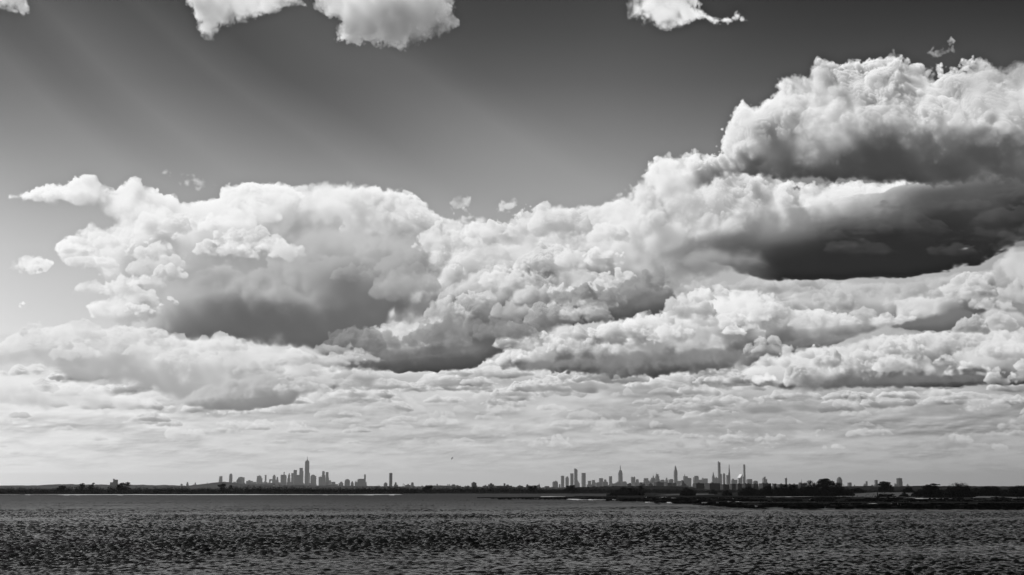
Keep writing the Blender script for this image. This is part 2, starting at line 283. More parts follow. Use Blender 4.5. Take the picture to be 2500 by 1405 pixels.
    heap(8,(215,420),(650,780),(25,55),.70,.97,sd=8,alpha=.85)
    heap(8,(700,1010),(600,720),(40,90),.50,.76,sd=9,alpha=.55,sm=.5)
    heap(16,(800,1320),(-34,4),(40,85),.375,.60,alpha=.8,line=lambda x:878-(x-800)*.10,sd=10)
    heap(9,(1340,1640),(-25,0),(35,70),.40,.64,alpha=.8,line=lambda x:752-(x-1340)*.10,sd=11)
    heap(14,(100,620),(-25,30),(40,95),.66,.93,hr=(.3,.5),line=lambda x:835+(x-100)*.04,sd=12,alpha=.7)
    heap(10,(560,900),(0,90),(40,90),.52,.84,hr=(.2,.35),line=lambda x:862,sd=13,alpha=.8)
    F=[(1620,625),(1700,560),(1800,520),(1900,505),(2000,485),(2150,462),(2250,440),(2400,412),(2750,390),(2750,605),(2500,602),(2440,640),(2380,664),(2250,681),(2100,687),(1950,689),(1850,682),(1750,655)]
    fn=noise(np.random.default_rng(12),(GH,GW),(34*K,150*K))
    def f_mask(X,Y):
        # the shaded cloud thins upward into the lit bank and fades out in streaks at its left end
        yt=np.interp(X,[1640,1750,1850,2000,2150,2250,2400,2750],[585,545,522,496,470,436,405,380])
        gx=np.clip(((np.degrees(np.arctan2(X-CX,FX))-AZ0)*GS).astype(int),0,GW-1); gy=np.clip((Y-PY[0,GW//2])/(PY[-1,GW//2]-PY[0,GW//2])*GH,0,GH-1).astype(int)
        n=fn[gy,gx]; t=np.clip((Y-yt)/95+.16*n,0,1); l=np.clip((X-1600)/290+.35*n*np.clip((2050-X)/200,0,1),0,1)
        return t*t*(3-2*t)*l*l*(3-2*l)
    put(cloud(F,8,dark=.205,bright=.60,soft=12,softtop=20,edge=9,amp=(22,18,12,6,4,2),sc=(170,70,34,17,9,5),rho=.7,gain=1.,rmax=70,vary=.4,sm=.8,br=30,mott=.9,ms=90,light=(1.4,.2),asp=2.0,hold=60,amask=f_mask))
    heap(16,(1950,2560),(500,640),(60,140),.20,.40,alpha=.42,hr=(.25,.4),line=lambda x:-(x-2200)*.08,sd=14,soft=30,edge=16,sm=.6,asp=1.8)
    put(cloud([(1640,640),(1700,600),(1780,590),(1860,610),(1880,650),(1800,668),(1700,660)],49,dark=.34,bright=.72,edge=26,amp=(26,16,8,4,3),sc=(150,60,26,12,6),rho=.04,rmax=40,Z=36,D=20,sm=.5,asp=2.,alpha=.8))
    # ---- top clouds
    A=[(-80,-40),(70,-40),(68,30),(60,45),(30,30),(-80,30)]
    B=[(455,-60),(460,0),(470,30),(480,55),(478,75),(500,97),(520,95),(545,70),(580,58),(620,45),(660,30),(700,20),(740,15),(740,-60)]
    C=[(765,-60),(770,0),(775,20),(800,40),(825,40),(832,55),(822,80),(825,100),(850,105),(900,108),(920,120),(960,120),(995,125),(1010,112),(1045,100),(1070,95),(1100,80),(1120,60),(1110,35),(1108,10),(1090,-60)]
    Dd=[(1530,-60),(1535,20),(1532,45),(1570,55),(1610,70),(1640,65),(1680,60),(1720,50),(1745,62),(1780,55),(1830,52),(1805,40),(1803,20),(1780,40),(1745,42),(1710,20),(1690,-60)]
    for k,p in enumerate((A,B,C,Dd)):
        put(cloud(p,20+k,bias=5,sm=.1,dark=.46,bright=.985,aa=.8,hold=26,amp=(6,14,13,10,8,6),rmax=60,Z=50,edge=8,light=(.5,-.8),gain=2.0,tone=1.35,mott=.8,ms=80,rho=.045))
    # the print's contrast: local tone differences drawn out, most in the pale far deck
    b=box_blur(box_blur(sky,int(14*K)),int(14*K)); dk=np.clip((PY-860)/80,0,1)*np.clip((1150-PY)/60,0,1)
    sky=sky+(.2+.5*dk)*(sky-b)
    return np.clip(sky,.17,.985)
SKY_STRENGTH = .1
def make_world():
    v = np.clip(build_clouds(), 0, 1)
    lin = np.where(v <= .04045, v/12.92, ((v+.055)/1.055)**2.4)
    # the air in front of the sky adds its own light and takes some away: leave room for it
    Lp = np.minimum(453/np.sin(np.radians(np.maximum(ELG, .3))), 40000); T = np.exp(-2.3e-5*Lp)
    lin = np.maximum((lin-AIR_LIGHT*(1-T))/T, .004)/SKY_STRENGTH
    im = bpy.data.images.new('cloud_field', GW, GH, alpha=False, float_buffer=True)
    im.colorspace_settings.name = 'Non-Color'
    px = np.ones((GH, GW, 4), np.float32); px[:, :, :3] = lin[::-1, :, None]
    im.pixels.foreach_set(px.ravel()); im.update(); im.pack()
    w = bpy.data.worlds.new('World'); SC.world = w; w.use_nodes = True
    nt = w.node_tree; N = nt.nodes; L = nt.links
    bg = N['Background']; bg.inputs['Strength'].default_value = SKY_STRENGTH
    def m(op, a, b=None, clamp=False):
        n = N.new('ShaderNodeMath'); n.operation = op; n.use_clamp = clamp
        for i, q in enumerate((a, b)):
            if q is None: continue
            if isinstance(q, (int, float)): n.inputs[i].default_value = q
            else: L.new(q, n.inputs[i])
        return n.outputs[0]
    tc = N.new('ShaderNodeTexCoord'); sx = N.new('ShaderNodeSeparateXYZ'); L.new(tc.outputs['Generated'], sx.inputs[0])
    az = m('MULTIPLY', m('ARCTAN2', sx.outputs[0], sx.outputs[1]), 57.29578)
    el = m('MULTIPLY', m('ARCSINE', sx.outputs[2]), 57.29578)
    u = m('DIVIDE', m('SUBTRACT', az, AZ0), AZ1-AZ0); vv = m('DIVIDE', m('SUBTRACT', el, EL0), EL1-EL0)
    cb = N.new('ShaderNodeCombineXYZ'); L.new(u, cb.inputs[0]); L.new(vv, cb.inputs[1])
    it = N.new('ShaderNodeTexImage'); it.image = im; it.extension = 'EXTEND'; it.interpolation = 'Linear'; L.new(cb.outputs[0], it.inputs[0])
    sky = N.new('ShaderNodeTexSky'); sky.sky_type = 'NISHITA'; sky.sun_disc = False
    sky.sun_elevation = math.radians(SUN_EL); sky.sun_rotation = math.radians(SUN_AZ)
    ss = N.new('ShaderNodeSeparateColor'); L.new(sky.outputs[0], ss.inputs[0])
    red = m('MULTIPLY', ss.outputs[0], SKY_GAIN)        # a red filter's view of the clear sky, as black and white film sees it
    ma = m('MULTIPLY', m('SUBTRACT', AZ1-.3, m('ABSOLUTE', az)), .5, True)
    me = m('MULTIPLY', m('SUBTRACT', EL1-.2, el), .4, True)
    mix = N.new('ShaderNodeMix'); mix.data_type = 'RGBA'
    L.new(m('MULTIPLY', ma, me), mix.inputs['Factor']); L.new(red, mix.inputs['A']); L.new(it.outputs[0], mix.inputs['B'])
    L.new(mix.outputs['Result'], bg.inputs['Color'])
SKY_GAIN = .2; AIR_LIGHT = .36
make_world()

# ------------------------------------------------------------------ helpers
COL = SC.collection
def tag(o, label=None, cat=None, group=None, kind=None):
    if label: o['label'] = label
    if cat: o['category'] = cat
    if group: o['group'] = group
    if kind: o['kind'] = kind
    return o
def link(name, me, mat=None, parent=None, loc=None):
    o = bpy.data.objects.new(name, me); COL.objects.link(o)
    if mat and me: me.materials.append(mat)
    if parent: o.parent = parent
    if loc: o.location = loc
    return o
def from_np(name, V, F, smooth=False):
    me = bpy.data.meshes.new(name); V = np.asarray(V, np.float32); F = np.asarray(F, np.int32)
    me.vertices.add(len(V)); me.vertices.foreach_set('co', V.ravel())
    n = F.shape[1]; me.loops.add(F.size); me.loops.foreach_set('vertex_index', F.ravel())
    me.polygons.add(len(F)); me.polygons.foreach_set('loop_start', np.arange(0, F.size, n, dtype=np.int32))
    me.polygons.foreach_set('use_smooth', np.full(len(F), smooth)); me.update(calc_edges=True); me.validate(); return me
def at(px, py, Y):
    # the point of the place that photo pixel (px, py) shows at distance Y ahead
    dx = (px-CX)/FX; dz = -(py-CY)/FX; c, s = math.cos(PITCH), math.sin(PITCH)
    k = Y/(c-s*dz); return Vector((dx*k, Y, CAM_H+(s+c*dz)*k))
def on_level(px, py, z=0.0):
    # where the line of sight through a photo pixel meets the level z
    dx = (px-CX)/FX; dz = -(py-CY)/FX; c, s = math.cos(PITCH), math.sin(PITCH)
    k = (z-CAM_H)/(s+c*dz); return Vector((dx*k, (c-s*dz)*k, z))
def grey(name, v, rough=.8, noise_scale=None, amount=.3, spec=.3, detail=6, stretch=None):
    m = bpy.data.materials.new(name); m.use_nodes = True; nt = m.node_tree; b = nt.nodes['Principled BSDF']
    b.inputs['Base Color'].default_value = (v, v, v, 1); b.inputs['Roughness'].default_value = rough
    b.inputs['Specular IOR Level'].default_value = spec
    if noise_scale:
        tc = nt.nodes.new('ShaderNodeTexCoord'); mp = nt.nodes.new('ShaderNodeMapping'); t = nt.nodes.new('ShaderNodeTexNoise')
        r = nt.nodes.new('ShaderNodeMapRange')
        if stretch: mp.inputs['Scale'].default_value = stretch
        nt.links.new(tc.outputs['Object'], mp.inputs[0]); nt.links.new(mp.outputs[0], t.inputs['Vector'])
        t.inputs['Scale'].default_value = noise_scale; t.inputs['Detail'].default_value = detail
        r.inputs['From Min'].default_value = .3; r.inputs['From Max'].default_value = .7
        r.inputs['To Min'].default_value = v*(1-amount); r.inputs['To Max'].default_value = v*(1+amount)
        nt.links.new(t.outputs[0], r.inputs[0]); nt.links.new(r.outputs[0], b.inputs['Base Color'])
    return m
def facade(name, wall, glass, floor=3.6, bay=4.0):
    # masonry or metal bands with rows of windows, in metres
    m = bpy.data.materials.new(name); m.use_nodes = True; nt = m.node_tree; b = nt.nodes['Principled BSDF']
    tc = nt.nodes.new('ShaderNodeTexCoord'); sp = nt.nodes.new('ShaderNodeSeparateXYZ'); ad = nt.nodes.new('ShaderNodeMath'); ad.operation = 'ADD'
    cb = nt.nodes.new('ShaderNodeCombineXYZ'); br = nt.nodes.new('ShaderNodeTexBrick')
    nt.links.new(tc.outputs['Object'], sp.inputs[0]); nt.links.new(sp.outputs[0], ad.inputs[0]); nt.links.new(sp.outputs[1], ad.inputs[1])
    nt.links.new(ad.outputs[0], cb.inputs[0]); nt.links.new(sp.outputs[2], cb.inputs[1]); nt.links.new(cb.outputs[0], br.inputs['Vector'])
    br.offset = 0; br.inputs['Scale'].default_value = 1; br.inputs['Brick Width'].default_value = bay; br.inputs['Row Height'].default_value = floor
    br.inputs['Mortar Size'].default_value = .9; br.inputs['Mortar Smooth'].default_value = .1
    br.inputs['Color1'].default_value = (glass,)*3+(1,); br.inputs['Color2'].default_value = (glass*.7,)*3+(1,); br.inputs['Mortar'].default_value = (wall,)*3+(1,)
    nt.links.new(br.outputs[0], b.inputs['Base Color']); b.inputs['Roughness'].default_value = .6
    b.inputs['Specular IOR Level'].default_value = .25
    return m

# ------------------------------------------------------------------ water
def wave_tile(rng, N, LT, peak, cut, p=3.7):
    # wind chop: a random wave spectrum on a square tile, crests running across the view
    k1 = np.fft.fftfreq(N, LT/N)*2*math.pi; kx, ky = np.meshgrid(k1, k1, indexing='ij'); k = np.hypot(kx, ky); k[0, 0] = 1e-6
    kp = 2*math.pi/peak; wd = math.radians(-72); ct = (kx*math.cos(wd)+ky*math.sin(wd))/k
    P = np.exp(-.9*(kp/k)**2)*k**-p*(np.abs(ct)**6+.03)*np.exp(-(k*cut)**2); P[0, 0] = 0
    A = np.sqrt(P)*(rng.standard_normal((N, N))+1j*rng.standard_normal((N, N)))
    Hh = np.fft.ifft2(A).real; s = 1/Hh.std()
    return [F.astype(np.float32) for F in (Hh*s, np.fft.ifft2(1j*kx/k*A).real*s, np.fft.ifft2(1j*ky/k*A).real*s)]
def make_water():
    rng = np.random.default_rng(11)
    fine = wave_tile(rng, 1024, 110.0, 1.2, .045, 3.2); coarse = wave_tile(rng, 512, 310.0, 9.0, .3)
    ys = [58.0]
    while ys[-1] < 1560: ys.append(ys[-1]+.24*ys[-1]/94)
    ys = np.array(ys); th = np.linspace(-math.radians(25), math.radians(25), 840); tt = np.tan(th)
    Y = np.repeat(ys[:, None], len(tt), 1); X = Y*tt[None, :]
    def samp(F, LT):
        N = F.shape[0]; u = X/LT*N; v = Y/LT*N; i = np.floor(u).astype(int); j = np.floor(v).astype(int); fu = u-i; fv = v-j
        g = lambda a, b: F[a % N, b % N]
        return (g(i, j)*(1-fu)+g(i+1, j)*fu)*(1-fv)+(g(i, j+1)*(1-fu)+g(i+1, j+1)*fu)*fv
    fade = np.clip((tt[-1]-np.abs(tt))/.02, 0, 1)[None, :]*np.clip((Y-58)/8, 0, 1)*np.clip((1555-Y)/60, 0, 1)
    big = samp(wave_tile(rng, 256, 900.0, 90.0, 6.0)[0], 900.0)
    gust = np.clip(1+.26*big, .45, 1.6)               # wind streaks: rougher and smoother lanes of water
    am = WAVE_RMS*(1-.3*np.clip((Y-450)/600, 0, 1))*gust*fade
    Z = am*samp(fine[0], 110.0)+0.3*WAVE_RMS*fade*samp(coarse[0], 310.0)
    near = np.clip((300-Y)/150, 0, 1)*am*.8
    X2 = X-near*samp(fine[1], 110.0); Y2 = Y-near*samp(fine[2], 110.0)
    V = np.stack([X2, Y2, Z], -1).reshape(-1, 3); ny, nx = Y.shape
    q = np.arange(nx*ny).reshape(ny, nx); F = np.stack([q[:-1, :-1], q[:-1, 1:], q[1:, 1:], q[1:, :-1]], -1).reshape(-1, 4)
    b = len(V); e = tt[-1]; yl = ys[-1]
    V = np.vstack([V, [(x, y, 0) for x, y in ((-9000, -400), (9000, -400), (9000, 58), (-9000, 58), (9000, yl), (-9000, yl))]])
    c0, c1, c2, c3 = q[0, 0], q[0, -1], q[-1, -1], q[-1, 0]
    F = np.vstack([F, [(b, b+1, b+2, b+3), (c1, b+2, b+4, c2), (b+3, c0, c3, b+5)]])
    m = bpy.data.materials.new('bay_water'); m.use_nodes = True; nt = m.node_tree; bs = nt.nodes['Principled BSDF']
    bs.inputs['Base Color'].default_value = (.004, .004, .004, 1); bs.inputs['Roughness'].default_value = .12
    bs.inputs['IOR'].default_value = 1.33; bs.inputs['Specular IOR Level'].default_value = .4
    tc = nt.nodes.new('ShaderNodeTexCoord'); prev = None
    for sc_, str_, dist, sx_ in ((2.6, .35, .08, .6),):
        mp = nt.nodes.new('ShaderNodeMapping'); mp.inputs['Scale'].default_value = (sx_, 1, 1)
        t = nt.nodes.new('ShaderNodeTexNoise'); t.inputs['Scale'].default_value = sc_; t.inputs['Detail'].default_value = 5; t.inputs['Roughness'].default_value = .6
        bp = nt.nodes.new('ShaderNodeBump'); bp.inputs['Strength'].default_value = str_; bp.inputs['Distance'].default_value = dist
        nt.links.new(tc.outputs['Object'], mp.inputs[0]); nt.links.new(mp.outputs[0], t.inputs['Vector']); nt.links.new(t.outputs[0], bp.inputs['Height'])
        if prev: nt.links.new(prev, bp.inputs['Normal'])
        prev = bp.outputs[0]
    nt.links.new(prev, bs.inputs['Normal'])
    sx = nt.nodes.new('ShaderNodeSeparateXYZ'); mr = nt.nodes.new('ShaderNodeMapRange'); nt.links.new(tc.outputs['Object'], sx.inputs[0])
    nt.links.new(sx.outputs[1], mr.inputs[0]); mr.interpolation_type = 'SMOOTHSTEP'   # shorter, steeper chop out on the open bay
    for i_, v_ in (('From Min', 100), ('From Max', 1000), ('To Min', .2), ('To Max', .52)): mr.inputs[i_].default_value = v_
    nt.links.new(mr.outputs[0], bs.inputs['Roughness'])
    tag(link('water', from_np('water', V, F, True), m), kind='structure')
WAVE_RMS = .084
make_water()

# ------------------------------------------------------------------ land
def slab(name, pts, top, mat, thick=1.2, kind='structure', bump=0.0, seed=0):
    # low land with the given shore outline (pixel points on the water), a gently uneven top and a sloping bank
    bm = bmesh.new(); rnd = random.Random(seed); P = []
    for (ax, ay), (bx, by) in zip(pts, pts[1:]+pts[:1]):
        n = max(1, int(abs(bx-ax)/12))
        for i in range(n): P.append((ax+(bx-ax)*i/n, ay+(by-ay)*i/n))
    W = [on_level(x, y+rnd.uniform(-.25, .25)) for x, y in P]
    c = sum(W, Vector())/len(W)
    lo = [bm.verts.new((p.x, p.y, -.6)) for p in W]
    hi = [bm.verts.new((p.x, p.y, top+rnd.uniform(-bump, bump))) for p in W]
    for i in range(len(W)):
        j = (i+1) % len(W); bm.faces.new((lo[i], lo[j], hi[j], hi[i]))
    bm.faces.new(hi); bmesh.ops.triangulate(bm, faces=bm.faces[:]); bmesh.ops.recalc_face_normals(bm, faces=bm.faces[:])
    me = bpy.data.meshes.new(name); bm.to_mesh(me); bm.free()
    o = link(name, me, mat); o['kind'] = kind; return o
M_LAND = grey('dark_soil', .02, .95, .02, .5, 0)
M_SAND = grey('pale_sand', .8, .9, .05, .12, .1)
M_MARSH = grey("marsh_grass", .022, .95, .15, .6, spec=0, stretch=(.3, 1, 1))
M_MEADOW = grey('dry_meadow', .14, .95, .05, .5, 0)
M_POOL = grey('still_pool', .01, .03, spec=.6)
def make_land():
    # the ground beyond the bay, to the horizon
    V = [(-39000, 1500, .5), (39000, 1500, .5), (39000, 44000, .5), (-39000, 44000, .5), (-39000, 1500, -.8), (39000, 1500, -.8)]
    tag(link('ground', from_np('ground', V, [(0, 1, 2, 3), (4, 5, 1, 0)]), M_LAND), kind='structure')
    slab('island', [(-300, 1208.6), (0, 1208.8), (130, 1208.7), (300, 1208.8), (500, 1208.8), (700, 1208.7), (900, 1208.6), (985, 1208.2), (960, 1206.6), (600, 1205.8), (-300, 1205.8)], .7, M_LAND, bump=.1)
    slab('beach', [(-300, 1209.6), (20, 1209.4), (60, 1209.3), (128, 1209.3), (170, 1210.4), (300, 1210.6), (480, 1210.5), (500, 1209.6), (560, 1209.7), (575, 1210.3), (800, 1209.6), (900, 1210.2), (975, 1209.6), (985, 1208.9), (960, 1208.3), (700, 1208.4), (300, 1208.4), (-300, 1208.3)], .5, M_SAND, bump=.03, seed=5)
make_land()

# ------------------------------------------------------------------ haze
def make_haze():
    m = bpy.data.materials.new('air'); m.use_nodes = True; nt = m.node_tree
    nt.nodes.remove(nt.nodes['Principled BSDF'])
    v = nt.nodes.new('ShaderNodeVolumePrincipled'); v.inputs['Density'].default_value = HAZE; v.inputs['Color'].default_value = (.95, .95, .95, 1); v.inputs['Anisotropy'].default_value = .4
    nt.links.new(v.outputs[0], nt.nodes['Material Output'].inputs['Volume'])
    bm = bmesh.new(); bmesh.ops.create_cube(bm, size=1)
    for q in bm.verts: q.co = Vector((q.co.x*84000, 21000+q.co.y*50000, 228.5+q.co.z*461))
    me = bpy.data.meshes.new('haze'); bm.to_mesh(me); bm.free()
    tag(link('haze', me, m), kind='stuff')
HAZE = 2.3e-5
# ------------------------------------------------------------------ hills on the skyline
M_HILL = grey('wooded_hill', .05, .95, .004, .4, 0)
def hills(name, prof, Y, depth, rough, seed, mat=None):
    rnd = random.Random(seed); xs = np.arange(prof[0][0], prof[-1][0]+.1, 1.6)
    ys = np.interp(xs, [p[0] for p in prof], [p[1] for p in prof])
    V = []; F = []
    for i, (x, y) in enumerate(zip(xs, ys)):
        j = (mnoise.noise((x*.11, seed, 0))*1.1+mnoise.noise((x*.35, seed, 3))*.8+rnd.uniform(-.35, .35))*rough
        p = at(x, y+j, Y); b = at(x, 1195, Y)
        V += [(b.x, Y-depth, 0), (p.x, Y-depth*.25, max(1, p.z*.86)), (p.x, Y, max(1, p.z)), (b.x, Y+depth, 0)]
        if i:
            k = 4*(i-1)
            for q in range(3): F.append((k+q, k+4+q, k+5+q, k+1+q))
    tag(link(name, from_np(name, V, F), mat or M_HILL), kind='structure')
hills('hills', [(-500, 1187), (0, 1186.5), (60, 1186), (112, 1186), (130, 1183.6), (145, 1183), (200, 1183.5), (260, 1184), (330, 1184.3), (420, 1185.5), (470, 1187), (485, 1184.5), (510, 1181.5), (535, 1178), (548, 1176.5), (565, 1178.5), (590, 1182), (640, 1183), (700, 1185), (800, 1186), (900, 1187), (1000, 1188), (1060, 1188), (1150, 1189), (1250, 1189), (1340, 1190), (1500, 1189), (1700, 1188), (2000, 1188), (3000, 1188)], 9500, 900, 1.3, 1)
hills('wooded_ridge', [(1380, 1193), (1430, 1189), (1480, 1187.5), (1560, 1187), (1640, 1187.5), (1680, 1190), (1720, 1196), (1850, 1197), (1960, 1194), (2050, 1190), (2080, 1187.5), (2120, 1187.3), (2140, 1188.5), (2180, 1188.5), (2240, 1187), (2300, 1187.5), (2380, 1188), (2420, 1190), (2500, 1188.6), (2900, 1188)], 2700, 220, 1.5, 2, grey('dark_wooded_hill', .018, .95, .02, .5, 0))

# ------------------------------------------------------------------ city
TONE = {'p': facade('pale_facade', .34, .12), 'm': facade('grey_facade', .17, .05), 'd': facade('dark_facade', .09, .03), 'k': facade('brick_facade', .09, .03, 3.0, 3.2), 'g': facade('glass_facade', .10, .05, 4.0, 1.6)}
M_WHITE = grey('white_roof', .85, .5, .05, .06); M_STEEL = grey('mast_steel', .10, .6)
SUNLIT = grey('aluminium_panels', .9, .33, .05, .05); SUNLIT.node_tree.nodes['Principled BSDF'].inputs['Metallic'].default_value = 1
def shape_rings(kind):
    if kind == 'd': return [(0, 1), (.3, .97), (.55, .86), (.75, .68), (.9, .42), (1, .12)]
    if kind == 'p': return [(0, 1), (1, .04)]
    if kind == 'r': return [(0, 1), (.72, 1), (.87, .93), (.95, .78), (1, .55)]
    if kind == 'v': return [(0, .66), (1, 1)]
    if kind == 't': return [(0, 1), (.5, .86), (1, .6)]
    if kind == 'l': return [(0, 1), (.35, .72), (.7, .42), (1, .16)]
    return [(0, 1), (1, 1)]
def block_mesh(name, kind, hw, hd, h):
    # a storeyed block with its foot at the origin: rings of four (or eight) corners, tapering by kind
    bm = bmesh.new(); rings = []
    if kind in 'sz':                                   # lean-to roof, high side right (s) or left (z)
        lo = .42; a, b = (lo, 1) if kind == 's' else (1, lo)
        v = [bm.verts.new(p) for p in ((-hw, -hd, 0), (hw, -hd, 0), (hw, hd, 0), (-hw, hd, 0), (-hw, -hd, h*a), (hw, -hd, h*b), (hw, hd, h*b), (-hw, hd, h*a))]
        for f in ((0, 1, 5, 4), (1, 2, 6, 5), (2, 3, 7, 6), (3, 0, 4, 7), (4, 5, 6, 7), (3, 2, 1, 0)): bm.faces.new([v[i] for i in f])
    else:
        ch = .22 if kind in 'drv' else .0
        for t, s in shape_rings(kind):
            w, d = hw*s, hd*s
            pts = [(-w, -d), (w, -d), (w, d), (-w, d)] if not ch else [(-w, -d*(1-ch)), (-w*(1-ch), -d), (w*(1-ch), -d), (w, -d*(1-ch)), (w, d*(1-ch)), (w*(1-ch), d), (-w*(1-ch), d), (-w, d*(1-ch))]
            rings.append([bm.verts.new((x, y, t*h)) for x, y in pts])
        for a, b in zip(rings, rings[1:]):
            for i in range(len(a)): j = (i+1) % len(a); bm.faces.new((a[i], a[j], b[j], b[i]))
        bm.faces.new(rings[-1]); bm.faces.new(rings[0][::-1])
        if kind == 'b' and h > 8:                      # parapet: a shallow recessed roof
            f = rings and [q for q in bm.faces if q.normal.z > .5 or all(abs(v.co.z-h) < 1e-4 for v in q.verts)]
            if f:
                bmesh.ops.inset_region(bm, faces=f[:1], thickness=min(hw, hd)*.06)
                for v in f[0].verts: v.co.z -= min(1.2, h*.05)
    bmesh.ops.recalc_face_normals(bm, faces=bm.faces[:])
    me = bpy.data.meshes.new(name); bm.to_mesh(me); bm.free(); return me
def building(label, Y, tone, blocks, group=None, name='tower', cat='tower', rot=0, dk=1.0):
    # blocks: (part name, shape, left, right, top, foot) in photo pixels; the first stands on the ground, the rest are its parts
    n0, k0, l0, r0, t0, b0 = blocks[0]
    foot = at((l0+r0)/2, 1192, Y); W = (r0-l0)/FX*Y; D = max(12, min(W, 60))*dk
    root = bpy.data.objects.new(name, None); COL.objects.link(root); root.location = (foot.x, Y, .3)
    a = math.radians(rot); root.rotation_euler.z = a; tag(root, label, cat, group)
    root.scale.x = root.scale.y = 1/(math.cos(a)+math.sin(a)*D/W)          # turned to the street grid, keeping its width in view
    zlow = None
    for i, (n, k, l, r, t, b) in enumerate(blocks):
        zt = at((l+r)/2, t, Y).z-.3; zb = 0 if b is None else at((l+r)/2, b, Y).z-.3
        w = (r-l)/FX*Y/2; d = min(D/2*(1 if i == 0 else .97), max(w, 1.0)*1.4) if i else D/2
        mat = M_STEEL if n in ('antenna', 'spire', 'mast', 'chimney') else SUNLIT if n == 'sunlit_roof' else M_WHITE if n == 'white_roof' else TONE[tone]
        o = link(n, block_mesh(n, k, w, d, max(zt-zb, .5)), mat, root)
        o.location = ((((l+r)/2-(l0+r0)/2)/FX)*Y, 0 if not i else .0, zb)
    return root
def B(l, r, t, k='b', n='wall', b=None): return (n, k, l, r, t, b)
G1 = 'downtown skyline around the tallest spired tower'; G2 = 'midtown skyline at the right'; G3 = 'low city buildings between the two skylines'
G4 = 'dark apartment blocks behind the marsh'; G5 = 'nearer dark blocks under the midtown towers'; G6 = 'scattered towers beyond the right-hand trees'; G7 = 'small far buildings on the left hills'
DT, MT, BK = 19000, 20000, 12000
